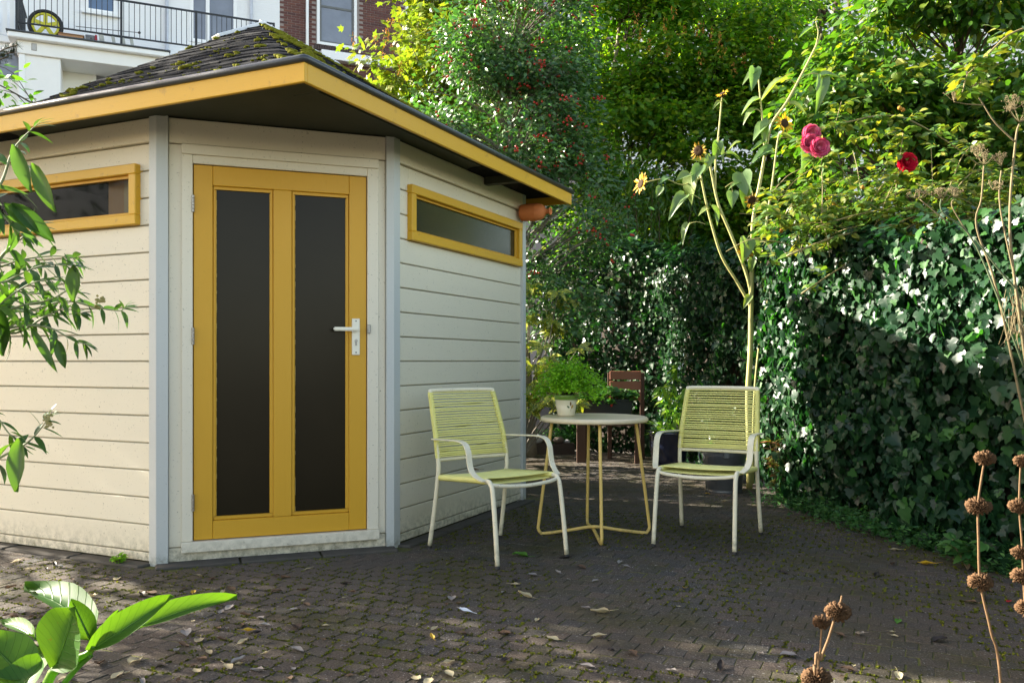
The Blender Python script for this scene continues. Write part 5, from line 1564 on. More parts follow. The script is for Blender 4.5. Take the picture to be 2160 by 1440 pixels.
fstem([(2180, 900), (2150, 640), (2110, 440), (2112, 360)], .005, .003); fstem([(2060, 520), (2010, 440), (2012, 420)], .003, .002); fstem([(2000, 470), (1940, 420)], .003, .002)
for (px, py, r) in ((2012, 213, .075), (2062, 198, .05), (2150, 258, .11), (2075, 348, .07), (2112, 350, .07), (1985, 418, .06), (2060, 330, .06), (2012, 415, .05), (1938, 420, .055), (2130, 235, .08), (2095, 400, .05)):
    umbel(px, py, r, (random.gauss(0, .2), -.2, 1), random.uniform(-.1, .1))
mb = MB()
for k in range(60):
    p = at(2150 + random.gauss(0, 14), random.uniform(600, 700), FY + random.gauss(0, .05))
    mb.tube([p, p + Vector((random.gauss(0, .02), random.gauss(0, .02), -random.uniform(.03, .12)))], .0011, 3, caps=False)
mb.build('withered_fronds', M['fennel'], fen)

# ================================================================ low planting along the hedge foot
M['cover'] = leaf_mat('ground_cover_leaf', [(0.03, 0.11, 0.030), (0.05, 0.15, 0.035), (0.08, 0.19, 0.04), (0.04, 0.12, 0.05)], 0.5, 0.3, (1.6, 1.9, .7), 0.35)
P, N, D, Sz = [], [], [], []
def tuft(c, n_, r, h, s):
    for k in range(n_):
        a = random.uniform(0, 6.28); rr = r * math.sqrt(random.random())
        P.append((c[0] + math.cos(a) * rr, c[1] + math.sin(a) * rr, max(.004, random.uniform(.1, 1) * h)))
        D.append((math.cos(a), math.sin(a), random.uniform(-.1, .9))); N.append((random.gauss(0, .3), random.gauss(-.2, .3), 1)); Sz.append(random.uniform(.6, 1.2) * s)
for i in range(430):
    y = random.uniform(3.3, 6.6); x = hedge_x(y) - abs(random.gauss(.02, .10)) - .02
    tuft((x, y), random.randint(9, 18), .06, random.uniform(.05, .15), .034)
for i in range(160):
    x = random.uniform(-.05, .75); y = random.uniform(10.08, 10.35)
    tuft((x, y), 10, .07, random.uniform(.1, .26), .06)
gc = foliage(None, 'ground_cover', [lance(.35, .1, -.2, 3), diamond_t(.5)], P, N, D, np.array(Sz), M['cover'], 0)
tag(gc, 'low green ground cover along the foot of the ivy', 'ground cover', kind='stuff')

def bushy(name, label, base, n_st, h, spread, mat, size, leafw, per=10, rosette=False):
    b = Vector(base); t = thing(name, label, 'plant', b); P, N, D, Sz = [], [], [], []; sm = MB()
    for i in range(n_st):
        a = 6.28 * i / n_st + random.uniform(-.3, .3); rr = spread * random.uniform(.2, 1)
        tip = b + Vector((math.cos(a) * rr, math.sin(a) * rr, h * random.uniform(.6, 1)))
        path = smooth_path([b, b.lerp(tip, .6) + Vector((0, 0, h * .12)), tip], 4)
        sm.tube(path, [.004 - .002 * k / len(path) for k in range(len(path))], 5)
        for k in range(2, len(path)):
            for j in range(per // 3 if not rosette else per // 2):
                a2 = random.uniform(0, 6.28)
                P.append(path[k][:]); D.append((math.cos(a2), math.sin(a2), random.uniform(-.3, .7))); N.append((random.gauss(0, .3), -.2, 1)); Sz.append(size * random.uniform(.7, 1.2))
    foliage(t, 'leaf', [lance(leafw, .1, -.25)], P, N, D, np.array(Sz), mat, 200)
    sm.build('stems', plain(name + '_stem', (.12, .09, .05), .7), t)
    return t
M['redleaf'] = leaf_mat('autumn_tinted_leaf', [(0.07, 0.14, 0.02), (0.14, 0.18, 0.03), (0.28, 0.24, 0.04), (0.30, 0.11, 0.05), (0.06, 0.13, 0.03)], 0.45, 0.3, (1.5, 1.5, .6), .4)
bushy('tinted_shrub', 'small shrub with yellow and reddish leaves beside the zinc bucket', gp(1640, 1052), 9, .46, .20, M['redleaf'], .075, .42, 9)
M['spurge'] = leaf_mat('spurge_leaf', [(0.02, 0.075, 0.03), (0.035, 0.10, 0.04)], 0.45, .2)
bushy('spurge_plant', 'dark spurge plant with whorled narrow leaves in front of the ivy', gp(1940, 1115), 9, .34, .20, M['spurge'], .085, .22, 16, True)
bushy('weed_clump', 'broad leaved green weed at the corner of the flower bed', gp(2010, 1205) + Vector((.10, .05, 0)), 6, .16, .12, M['cover'], .075, .5, 6)
wd = bushy('door_weed', 'tiny bright weed growing from the edging beside the door post', gp(252, 1190), 6, .05, .05, M['fern'], .028, .6, 6)

# ================================================================ dry seed-head stems near the camera (right)
M['dry_stem'] = plain('dry_stem', (0.15, 0.092, 0.046), 0.75, 0, 0.2, 0.35, 40, 0.3)
M['dry_head'] = plain('dry_seed_head', (0.095, 0.052, 0.024), 0.85, 0, 0.2, 0.6, 60, 0.5)
def calyx_t():
    prof = [(0.06, 0), (0.16, .55), (0.26, 1.0), (0.15, .9)]
    V, T = [], []
    for r, z in prof:
        for k in range(6):
            a = k * math.pi / 3; zz = z + (.12 if z > .95 and k % 2 else 0)
            V.append((r * math.cos(a), zz, r * math.sin(a)))
    for i in range(3):
        for k in range(6):
            l = (k + 1) % 6; T += [(i * 6 + k, i * 6 + l, i * 6 + 6 + l), (i * 6 + k, i * 6 + 6 + l, i * 6 + 6 + k)]
    return np.array(V), np.array(T)
CAL = calyx_t()
def dry_plant(label, stem_px, heads, Y, r=.0022):
    b = at(*stem_px[0], Y); base = Vector((b.x + .02, b.y - .02, -.03))
    t = thing('dry_flower_stem', label, 'dry stem', base, 'dry seed head stems')
    pts = [base] + [at(px, py, Y) for px, py in stem_px]
    sp = smooth_path(pts, 6)
    MB().tube(sp, [r * 1.25 - r * .5 * i / len(sp) for i in range(len(sp))], 8).build('stem', M['dry_stem'], t, smooth=True)
    for (px, py, wpx) in heads:
        c = at(px, py, Y); R_ = wpx / 2 / F * Y * .8
        Pp, Nn, Dd, Ss = [], [], [], []
        core = MB().blob(c, R_ * .55, 1, .2, (1, 1, .7), px).build('seed_whorl', M['dry_head'], t, smooth=True)
        nC = 150
        for k in range(nC):
            z = 1 - 2 * (k + .5) / nC; a = k * 2.39996; rr = math.sqrt(1 - z * z)
            d = Vector((rr * math.cos(a), rr * math.sin(a), z * .40 + .05))
            Pp.append((c + d * R_ * .30)[:]); Dd.append((d + Vector((random.gauss(0, .12), random.gauss(0, .12), random.gauss(0, .12))))[:]); Nn.append(tuple(rvec(1)[0])); s_ = R_ * random.uniform(.58, .78); Ss.append((s_ * .75, s_, s_ * .75))
        foliage(core, 'calyx', [CAL], Pp, Nn, Dd, np.array(Ss), M['dry_head'], 0, 'calyces')
dry_plant('tall dry stem with three stacked brown seed whorls beside the ivy', [(2112, 1450), (2090, 1330), (2068, 1230), (2064, 1140), (2063, 1068), (2070, 1010), (2078, 965), (2080, 955)], [(2078, 966, 50), (2064, 1068, 60), (2068, 1228, 60)], 1.55)
dry_plant('dry stem with five brown seed whorls next to the fennel', [(2168, 1450), (2166, 1350), (2160, 1240), (2156, 1150), (2150, 1068), (2153, 980), (2156, 958)], [(2156, 972, 40), (2150, 1068, 50), (2152, 1165, 44), (2156, 1215, 52), (2166, 1282, 54)], 1.75)
dry_plant('short thick dry stem with one pale sunlit seed whorl', [(1722, 1452), (1732, 1390), (1748, 1345), (1762, 1300), (1773, 1270), (1776, 1256)], [(1767, 1290, 64)], 1.35)
dry_plant('short dry stem with a dark seed whorl behind the pale one', [(1728, 1460), (1730, 1380), (1733, 1330), (1733, 1312)], [(1734, 1312, 44)], 1.6, .002)
dry_plant('dry stem ending in a broad brown seed whorl low over the paving', [(1721, 1475), (1720, 1440), (1721, 1425)], [(1722, 1432, 74)], 1.25)

# ================================================================ foreground plants (left)
M['magnolia'] = leaf_mat('thick_green_leaf', [(0.045, 0.125, 0.022), (0.06, 0.15, 0.024)], 0.5, 0.42, (2.0, 1.65, .3), 0.22, veins=True)
fgY = 1.05
mgb = Vector((-.72, 1.05, -.03))
mg = thing('broad_leaf_shrub', 'young shrub with large translucent green leaves close to the paving', 'shrub', mgb)
def leaf_patch(name, p0, p1, w, nrm, mat, par, cup=.18, curl=-.1, rows=9, dip=0.0, wav=0.0):
    """one large leaf as its own mesh: from p0 to p1, width w, face normal nrm"""
    p0 = Vector(p0); p1 = Vector(p1); d = (p1 - p0); L = d.length; d.normalize(); nrm = Vector(nrm); nrm = (nrm - d * nrm.dot(d)).normalized(); x = d.cross(nrm)
    vs, fs = [], []; cols = 7
    for i in range(rows + 1):
        t = i / rows; hw = w / 2 * (math.sin(math.pi * t ** .85) ** .72 if 0 < t < 1 else 0.02)
        for j in range(cols):
            u = -1 + 2 * j / (cols - 1)
            z = cup * w * u * u + curl * L * t * t + dip * L * math.sin(math.pi * t) - (.02 * w if j == cols // 2 else 0) + wav * w * math.sin(t * 11 + u * 2) * abs(u)
            vs.append(p0 + d * L * t + x * hw * u + nrm * z)
    for i in range(rows):
        for j in range(cols - 1): fs.append((i * cols + j, i * cols + j + 1, (i + 1) * cols + j + 1, (i + 1) * cols + j))
    o = MB().add(vs, fs).build(name, mat, par, smooth=True)
    uv = o.data.uv_layers.new(name='UVMap')
    for lp in o.data.loops:
        i_, j_ = divmod(lp.vertex_index, cols)
        uv.data[lp.index].uv = (-1 + 2 * j_ / (cols - 1), i_ / rows)
    return o
def g_(px, py, dy=0): return at(px, py, fgY + dy)
mp = smooth_path([mgb, at(60, 1650, fgY), at(100, 1440, fgY), at(150, 1395, fgY), at(185, 1378, fgY), at(198, 1362, fgY)], 5)
MB().tube(mp, [.008 - .005 * i / len(mp) for i in range(len(mp))], 8).build('stem', M['pot_leaf'], mg, smooth=True)
MB().tube(smooth_path([at(135, 1440, fgY), at(165, 1405, fgY), at(192, 1380, fgY)], 4), .0035, 8).build('stem', M['pot_leaf'], mg, smooth=True)
for (a, b, w, nn, c_, cu, dp) in (((115, 1405, 0), (165, 1275, -.02), .078, (-.25, -.9, .25), .10, .05, 0), ((190, 1372, 0), (370, 1258, .02), .034, (.35, -.75, .7), .35, .02, .02), ((275, 1330, .03), (500, 1256, .10), .030, (.3, -.5, .85), .3, -.05, .06),
                                  ((200, 1340, .05), (52, 1212, .14), .052, (.3, -.35, .9), .30, -.15, .05), ((190, 1350, .03), (150, 1262, .03), .03, (.5, -.8, .3), .3, -.1, 0), ((205, 1352, .02), (250, 1286, .05), .012, (.3, -.9, .3), .3, 0, 0),
                                  ((60, 1440, -.03), (-35, 1330, .0), .06, (.3, -.5, .8), .2, -.1, 0), ((20, 1470, -.06), (92, 1395, -.02), .06, (-.3, -.8, .5), .2, .05, 0), 
                                  ((75, 1345, .05), (2, 1308, .12), .022, (.2, -.5, .8), .3, -.05, .04), ((40, 1460, 0), (105, 1365, .08), .06, (-.4, -.6, .7), .1, .05, 0)):
    lf = leaf_patch('leaf', g_(*a), g_(*b), w, nn, M['magnolia'], mg, c_, cu, dip=dp, wav=.03)
    p0, p1 = g_(*a), g_(*b); nn_ = Vector(nn); d_ = (p1 - p0); nn_ = (nn_ - d_ * nn_.dot(d_) / d_.length_squared).normalized()
    MB().tube([p0 + d_ * t + nn_ * (cu * d_.length * t * t + dp * d_.length * math.sin(math.pi * t) - .02 * w - .0006) for t in [i / 8 * .93 for i in range(9)]], [.0016 * (1 - .8 * i / 8) for i in range(9)], 6).build('midrib', M['pot_leaf'], lf, smooth=True)

# buddleja sprays coming in from the left
BY = 2.35
bdb = Vector((-2.35, 2.9, -.03))
bud = thing('butterfly_bush', 'butterfly bush with long pointed leaves reaching in front of the shed', 'shrub', bdb)
M['bud'] = leaf_mat('buddleja_leaf', [(0.032, 0.08, 0.018), (0.048, 0.11, 0.022), (0.075, 0.145, 0.026), (0.036, 0.08, 0.042)], 0.42, 0.38, (1.7, 1.8, .5), 0.4)
M['bud_stem'] = plain('buddleja_stem', (0.24, 0.26, 0.14), 0.7, 0, 0.3, 0.25, 20, 0.2)
P, N, D, Sz = [], [], [], []
def spray(pts, Y, n_pair, L, r=.0035, start=.2, droop=.35, root=True):
    w = [at(px, py, Y + (d_[0] if d_ else 0)) for px, py, *d_ in pts]
    if root: w = [bdb, bdb.lerp(w[0], .5) + Vector((-.15, .05, .25))] + w
    sp = smooth_path(w, 8)
    MB().tube(sp, [max(.0014, r * (1.6 - 1.3 * i / len(sp))) for i in range(len(sp))], 6).build('stem', M['bud_stem'], bud, smooth=True)
    i0 = int(len(sp) * start) if not root else 16
    for k in range(n_pair):
        i = min(len(sp) - 2, int(i0 + (len(sp) - 1 - i0) * (k + .5) / n_pair)); p = sp[i]; t_ = (sp[i + 1] - sp[i]).normalized()
        side = t_.cross(Vector((random.gauss(0, .4), -.6, .7))).normalized()
        if k % 2: side = side.cross(t_).normalized()
        s_ = L * (1.1 - .55 * k / n_pair) * random.uniform(.75, 1.15)
        for sg in (-1, 1):
            dd = side * sg + t_ * .75 + Vector((0, 0, -droop * random.uniform(.3, 1.6)))
            P.append(p[:]); D.append(dd[:]); N.append((t_ * .5 + Vector((random.gauss(0, .3), -.25 + random.gauss(0, .3), .8)))[:]); Sz.append(s_)
    tip = sp[-1]
    for k in range(4):
        P.append(tip[:]); D.append(((sp[-1] - sp[-3]).normalized() + Vector((random.gauss(0, .5), random.gauss(0, .5), random.gauss(0, .4))))[:]); N.append((random.gauss(0, .4), -.3, .8)); Sz.append(L * .45)
    return sp
spray([(-60, 470), (0, 390), (22, 330), (40, 300), (72, 268)], BY, 6, .12, .004)
spray([(-40, 620), (0, 545), (30, 515), (60, 492), (75, 480)], BY + .05, 6, .12, .004)
spray([(-60, 640), (20, 590), (90, 560), (150, 560)], BY - .05, 8, .10)
spray([(-60, 700), (30, 650), (110, 630), (150, 600), (152, 560)], BY, 8, .095)
spray([(-60, 680), (60, 655), (140, 635), (200, 648), (250, 655), (262, 650)], BY + .1, 10, .085)
spray([(-60, 720), (30, 690), (100, 690), (150, 715), (178, 725)], BY, 8, .09)
spray([(-60, 560), (10, 600), (60, 620), (110, 610)], BY + .15, 7, .10)
spray([(-80, 740), (0, 700), (60, 670), (120, 665), (170, 660)], BY + .08, 9, .085)
spray([(-60, 600), (10, 560), (60, 545), (120, 540), (160, 545)], BY + .12, 8, .09)
spray([(-60, 690), (0, 640), (60, 600), (100, 590)], BY - .1, 8, .10)
spray([(-60, 730), (40, 700), (90, 670), (130, 650), (160, 620)], BY + .02, 9, .085)
spray([(-50, 420), (-10, 440), (20, 470), (50, 500)], BY, 5, .10)
spray([(-70, 1010), (0, 965), (55, 935), (85, 905), (102, 880)], BY, 7, .085)
spray([(-70, 900), (-20, 870), (20, 915), (50, 940)], BY + .05, 5, .08)
# single large hanging leaves
for (px, py, L, dx, dz, w_) in ((45, 925, .14, .02, -1, .42), (30, 305, .13, .3, -1, .34), (72, 345, .15, .5, -1, .30), (-6, 640, .14, .1, -1, .42), (-25, 655, .15, .2, -1, .45), (160, 560, .10, .0, -1, .45), (120, 715, .08, .25, -1, .35), (10, 430, .12, 1, -.8, .3), (25, 430, .15, 1, -.9, .3), (65, 690, .15, .6, -.8, .15)):
    leaf_patch('leaf', at(px, py, BY - .05), at(px, py, BY - .05) + Vector((dx, random.uniform(-.3, .1), dz)).normalized() * L, L * w_, (random.uniform(-.4, .2), -.9, .4), M['bud'], bud, .2, -.08, 7, wav=.03)
foliage(bud, 'leaf', [lance(.24, .12, -.3, 5), lance(.20, .12, -.15, 5), lance(.28, .10, -.45, 5)], P, N, D, np.array(Sz), M['bud'], 300)
mb = MB()
for (px, py) in ((205, 640), (212, 636), (218, 632), (207, 646)):
    for k in range(7): mb.blob(at(px + random.gauss(0, 3), py + random.gauss(0, 4), BY + .1), .004, 1, .3)
for k in range(40): mb.blob(at(102 + random.gauss(0, 4), random.uniform(872, 905), BY), .0035, 1, .3)
mb.build('flower_spike', plain('faded_flower', (.30, .26, .10), .8), bud)
# second shrub added out of view to dapple the front paving
bo = Vector((-3.35, 3.75, -.03))
bu2 = thing('unseen_shade_shrub', 'unseen leafy shrub added by the left shed wall to shade the front paving', 'shrub', bo)
btr = limb_tree(bu2, bo, (-3.3, 3.7, 1.9), .03, 0, M['bark'])
crown(bu2, [((-3.3, 4.1, 1.45), (.7, .5, .7)), ((-4.2, 4.4, 2.0), (.8, .55, .7)), ((-3.4, 3.4, 1.1), (.6, .6, .7)), ((-4.6, 4.0, 1.5), (.7, .7, .9))], 75, 12, .10, [lance(.3, .12, -.3)], .10, M['bud'], 0, btr, M['bud_stem'], .3, gap=.3, keep=lambda q_: q_.x < -.60 * q_.y - .12)

# unseen tree added beyond the left end of the shed: its crown dapples the roof and the front wall
ob = Vector((-7.3, 6.6, -.03))
ot = thing('unseen_shade_tree', 'unseen leafy tree added beyond the left end of the shed for shade', 'tree', ob)
otr = limb_tree(ot, ob, (-7.1, 6.8, 5.6), .09, 0, M['bark'])
crown(ot, [((-7.0, 6.9, 5.4), (1.0, 1.2, 1.1)), ((-7.3, 6.2, 4.2), (1.0, .9, .9)), ((-6.9, 5.6, 3.4), (.8, .7, .7)), ((-5.5, 6.0, 4.3), (.9, .6, .6))], 300, 15, .17, [lance(.5, .1, -.2, 3)], .11, M['hornbeam'], 0, otr, M['bark'], .3, gap=.44, seed=31.0)

crown(ot, [((-5.4, 5.95, 3.0), (1.0, .34, 1.35))], 120, 15, .12, [lance(.5, .1, -.2, 3)], .11, M['hornbeam'], 0, otr, M['bark'], .3, twig=.3)  # flat lobe shaped to hold the sun off the left wall

# ================================================================ fallen leaves and small litter on the paving
LM = {'brown': leaf_mat('dry_brown_leaf', [(0.10, 0.058, 0.036), (0.15, 0.095, 0.06)], .7, .1, (1.2, 1.1, .9), .3), 'pale': leaf_mat('dry_pale_leaf', [(0.48, 0.41, 0.26), (0.40, 0.33, 0.21)], .7, .15, (1.2, 1.1, .9), .3),
      'grey': leaf_mat('grey_mauve_leaf', [(0.24, 0.21, 0.205), (0.31, 0.28, 0.265)], .7, .1, (1.1, 1.1, 1.1), .3), 'yellow': leaf_mat('yellow_leaf', [(0.58, 0.34, 0.02), (0.50, 0.36, 0.04)], .6, .2, (1.2, 1.1, .8), .3),
      'dark': leaf_mat('rotten_leaf', [(0.020, 0.014, 0.012), (0.035, 0.02, 0.016)], .6, .05, (1, 1, 1), .4), 'green': leaf_mat('fresh_green_leaf', [(0.06, 0.18, 0.02), (0.09, 0.22, 0.03)], .5, .25, None, .4), 'red': leaf_mat('red_leaf', [(0.40, 0.02, 0.03), (0.3, 0.03, 0.03)], .6, .1, (1, 1, 1), .3)}
LL = {'brown': 'curled brown leaf fallen on the paving', 'pale': 'pale straw coloured leaf fallen on the paving', 'grey': 'grey mauve withered leaf fallen on the paving', 'yellow': 'bright yellow orange leaf fallen on the paving', 'dark': 'almost black rotten leaf on the paving', 'green': 'fresh green leaf fallen on the paving', 'red': 'small red petal fallen on the paving'}
LT = {}
def litter(px, py, kind, L=None, rot=None):
    p = gp(px, py, .004); v = random.randint(0, 3); key = (kind, v)
    if key not in LT:
        rows, cols = 6, 5; vs, fs = [], []; w_ = (.5, .62, .42, .7)[v]; cup = (.5, .25, .8, .35)[v]; curl = (.25, .1, .3, -.15)[v]
        for i in range(rows + 1):
            t = i / rows; hw = w_ / 2 * (math.sin(math.pi * t ** .8) ** .7 if 0 < t < 1 else .02)
            for j in range(cols):
                u = -1 + 2 * j / (cols - 1)
                vs.append((hw * u * (1 - .15 * cup), t - .4, cup * hw * u * u + curl * (t - .5) ** 2 * 1.2 + .04 * math.sin(t * 9 + u * 3 + v)))
        for i in range(rows):
            for j in range(cols - 1): fs.append((i * cols + j, i * cols + j + 1, (i + 1) * cols + j + 1, (i + 1) * cols + j))
        mn = min(q_[2] for q_ in vs); vs = [(a, b, c - mn) for a, b, c in vs]
        m_ = MB().add(vs, fs)
        z0 = vs[cols // 2][2]
        m_.tube([(0, -.4, z0), (.03, -.6, z0 + .03), (.10, -.82, z0 + .06)], [.016, .013, .010], 4)
        LT[key] = m_.mesh('fallen_leaf', LM[kind], True)
    o = bpy.data.objects.new('fallen_leaf', LT[key]); L = L or random.uniform(.035, .06)
    put(o, None, Matrix.Translation(p) @ Matrix.Rotation(rot if rot is not None else random.uniform(0, 6.28), 4, 'Z') @ Matrix.Rotation(random.gauss(0, .12), 4, 'X') @ Matrix.Scale(L, 4))
    q_ = Vector((p.x, p.y)); hx = hedge_x(p.y) - p.x
    zone = ('under the round table' if (q_ - TC.xy).length < .42 else 'at the foot of the ivy' if hx < .75 else 'beside the left shed wall' if p.x < -1.7 and p.y > 4.0 else 'in front of the shed door' if p.x < -.35 and p.y > 3.8
            else 'behind the cord chairs' if p.y > 5.6 else 'around the cord chairs' if p.y > 4.3 else 'near the dry seed head stems' if p.x > .62 and p.y < 3.7 else 'on the open paving before the ivy side chair' if p.x > .45
            else 'on the open paving before the shed side chair' if p.x > -.35 else 'near the broad leaf shrub' if p.x < -1.05 else 'between the shed door and the broad leaf shrub')
    lab = ('large ' if L > .054 else 'tiny ' if L < .034 else '') + LL[kind].replace(' fallen on the paving', '').replace(' on the paving', '') + ' ' + zone
    tag(o, lab, 'leaf', kind + ' leaves fallen on the paving')
for a in ((35, 1183, 'pale'), (62, 1200, 'pale'), (98, 1200, 'dark'), (125, 1195, 'grey'), (248, 1220, 'pale'), (300, 1255, 'dark', .07), (318, 1250, 'brown', .07), (195, 1258, 'pale', .06), (408, 1250, 'yellow', .05), (420, 1215, 'pale'), (450, 1220, 'brown'), (488, 1242, 'brown', .06), (470, 1250, 'pale', .05),
          (582, 1215, 'dark'), (600, 1218, 'brown'), (650, 1200, 'pale'), (640, 1245, 'brown', .05), (580, 1247, 'brown'), (435, 1275, 'pale', .06), (485, 1280, 'grey'), (466, 1290, 'grey'), (515, 1296, 'brown', .05), (617, 1286, 'grey'), (645, 1275, 'brown', .05), (522, 1330, 'yellow', .055), (540, 1335, 'dark', .05), (510, 1318, 'brown'), (560, 1318, 'grey'), (626, 1322, 'dark', .06), (676, 1310, 'dark'),
          (460, 1325, 'brown', .045), (392, 1335, 'grey', .06), (420, 1350, 'pale', .06), (372, 1372, 'grey'), (385, 1360, 'brown'), (440, 1376, 'pale', .05), (510, 1355, 'pale', .05), (625, 1370, 'grey', .06), (425, 1390, 'brown'), (500, 1395, 'grey', .06), (480, 1408, 'pale', .07), (545, 1415, 'grey', .06), (415, 1415, 'pale', .05), (285, 1395, 'pale', .07), (210, 1400, 'brown', .07), (245, 1425, 'pale', .05), (135, 1430, 'pale', .06), (140, 1410, 'brown', .07), (300, 1438, 'grey'),
          (25, 1300, 'brown', .06), (45, 1290, 'grey', .05), (30, 1345, 'grey', .05), (70, 1360, 'pale', .05), (20, 1240, 'brown'), (160, 1240, 'brown', .05), (115, 1190, 'dark', .05),
          (728, 1230, 'dark', .05), (953, 1262, 'grey'), (965, 1272, 'brown'), (1085, 1232, 'pale', .05), (1088, 1222, 'dark', .04), (1125, 1213, 'grey', .05), (1178, 1208, 'grey', .05), (1225, 1196, 'brown', .055), (1320, 1194, 'grey', .045), (1308, 1185, 'grey', .04), (1110, 1258, 'pale', .075, 1.2), (1270, 1292, 'pale', .085, 1.2), (1238, 1283, 'grey', .045), (912, 1345, 'yellow', .045), (915, 1327, 'pale', .045), (945, 1398, 'pale', .055), (948, 1422, 'pale', .045), (876, 1430, 'pale', .06), (1068, 1392, 'dark', .05), (1062, 1336, 'brown', .055),
          (1168, 1347, 'pale', .055), (1260, 1342, 'pale', .06), (1236, 1405, 'grey', .055), (1335, 1378, 'brown', .05), (1418, 1416, 'grey', .05), (975, 1336, 'brown', .045), (905, 1436, 'pale'), (1100, 1172, 'green', .09), (1195, 1175, 'dark', .07), (1530, 1057, 'pale', .06), (1482, 1078, 'dark', .05), (1492, 1041, 'yellow', .04), (1445, 1240, 'yellow', .04), (1958, 1190, 'yellow', .085, 1.3), (1850, 1212, 'dark', .06), (1882, 1190, 'brown', .055), (1890, 1160, 'pale', .06), (1908, 1160, 'yellow', .04),
          (1770, 1338, 'brown', .05), (1815, 1338, 'grey', .06), (1895, 1310, 'green', .04), (1895, 1425, 'pale', .06), (1790, 1412, 'brown', .045), (1520, 1408, 'dark', .07), (1660, 1382, 'grey', .06), (1605, 1380, 'grey', .045), (1650, 1207, 'dark', .05), (2050, 1270, 'brown', .05), (2075, 1262, 'dark', .07), (2128, 1268, 'red', .035), (2085, 1245, 'brown', .05), (1980, 1350, 'dark', .06), (1000, 997 + 60, 'brown', .05), (1320, 1010, 'pale', .04), (1200, 1040, 'brown', .05), (1255, 1225, 'grey', .035), (1340, 1108, 'dark', .04)):
    litter(*a)
for i in range(40):
    litter(random.uniform(20, 760), random.uniform(1210, 1436), random.choice(('brown', 'brown', 'grey', 'pale', 'dark')), random.uniform(.022, .042))
for i in range(22):
    litter(random.uniform(760, 2000), random.uniform(1190, 1430), random.choice(('brown', 'grey', 'dark', 'pale')), random.uniform(.018, .032))
# leaf lying on the chair seat
so = bpy.data.objects.new('fallen_leaf', LT[('brown', 0)] if ('brown', 0) in LT else list(LT.values())[0])
p = at(1000, 1000, 4.86)
put(so, None, Matrix.Translation(Vector((p.x, p.y, .437))) @ Matrix.Rotation(1.1, 4, 'Z') @ Matrix.Scale(.075, 4)); tag(so, 'dark curled leaf lying on the seat of the cord chair', 'leaf')
# feather
fe = gp(984, 1293, .004); M['feather'] = plain('white_feather', (.72, .74, .78), .7, 0, .2, .1, 60, 0)
fo = thing('feather', 'small white downy feather on the paving', 'feather', fe)
V, T = lance(.42, .2, .25, 8, .03); V = V * .075
FM = Matrix.Translation(fe) @ Matrix.Rotation(1.3, 4, 'Z')
vane = put(bpy.data.objects.new('vane', fast_mesh('vane', V + [0, -.03, .006], T, M['feather'])), fo, FM)
MB().tube([(0, -.045, .004), (0, -.02, .008), (.002, .03, .024)], .0009, 5).build('quill', M['feather'], fo, FM)

# ================================================================ houses behind
FA = math.radians(24.0)
FM_ = Matrix.Translation(Vector((-8.54, 20.0, 0))) @ Matrix.Rotation(FA, 4, 'Z')
fd = Vector((math.cos(FA), math.sin(FA), 0)); fnrm = Vector((-math.sin(FA), math.cos(FA), 0))
def fac(px, py, depth=0.0):
    """picture point on a plane parallel to the facade, depth metres behind it, in facade coordinates (s, z)"""
    o = Vector((-8.54, 20.0, 0)) + fnrm * depth; k = (px - 1080) / F
    s = (o.x - k * o.y) / (k * fd.y - fd.x); Y = o.y + s * fd.y
    return s, EYE + (HZ - py) / F * Y
M['white_brick'] = None
def white_wall():
    m, nt, p, out = new_mat('white_painted_brick')
    tc = nd(nt, 'ShaderNodeTexCoord'); mp = nd(nt, 'ShaderNodeMapping'); mp.inputs['Rotation'].default_value = (math.radians(90), 0, 0)
    nt.links.new(tc.outputs['Object'], mp.inputs['Vector'])
    br = nd(nt, 'ShaderNodeTexBrick'); br.inputs['Scale'].default_value = 1.0; br.inputs['Brick Width'].default_value = .22; br.inputs['Row Height'].default_value = .065; br.inputs['Mortar Size'].default_value = .008
    br.inputs['Color1'].default_value = (1, 1, 1, 1); br.inputs['Color2'].default_value = (.9, .9, .9, 1); br.inputs['Mortar'].default_value = (.2, .2, .2, 1)
    nt.links.new(mp.outputs[0], br.inputs['Vector'])
    n = noise_n(nt, 1.2, 5)
    nt.links.new(mixc(nt, n, (.88, .88, .88), (.80, .80, .80)), p.inputs['Base Color']); p.inputs['Roughness'].default_value = .7
    bump(nt, p, br.outputs['Color'], .5, .008)
    return m
M['white_brick'] = white_wall()
M['render'] = plain('white_render', (.86, .85, .82), .7, 0, .3, .05, 3, .1)
M['white_gloss'] = plain('white_gloss_paint', (.86, .86, .85), .35, 0, .5, .05, 3, 0)
M['rail'] = plain('black_railing', (.020, .021, .024), .45, .3)
wh = thing('white_house', 'white painted house with black balcony railing behind the shed', 'house', FM_ @ Vector((0, 1.9, 0)), rz=FA)
def hb(name, par, a, b, m_, bev=0.0): return MB().box(a, b).build(name, M[m_], par, FM_, bevel=bev)
DEP = 1.9
sB = fac(590, 50, DEP)[0]                              # boundary to the brick house
sL = fac(62, 50, DEP)[0]
ext0 = fac(42, 100)[0]; ext1 = fac(352, 100)[0]
zs = fac(200, 92)[1]                                   # balcony level
print('facade', sL, sB, ext0, ext1, zs)
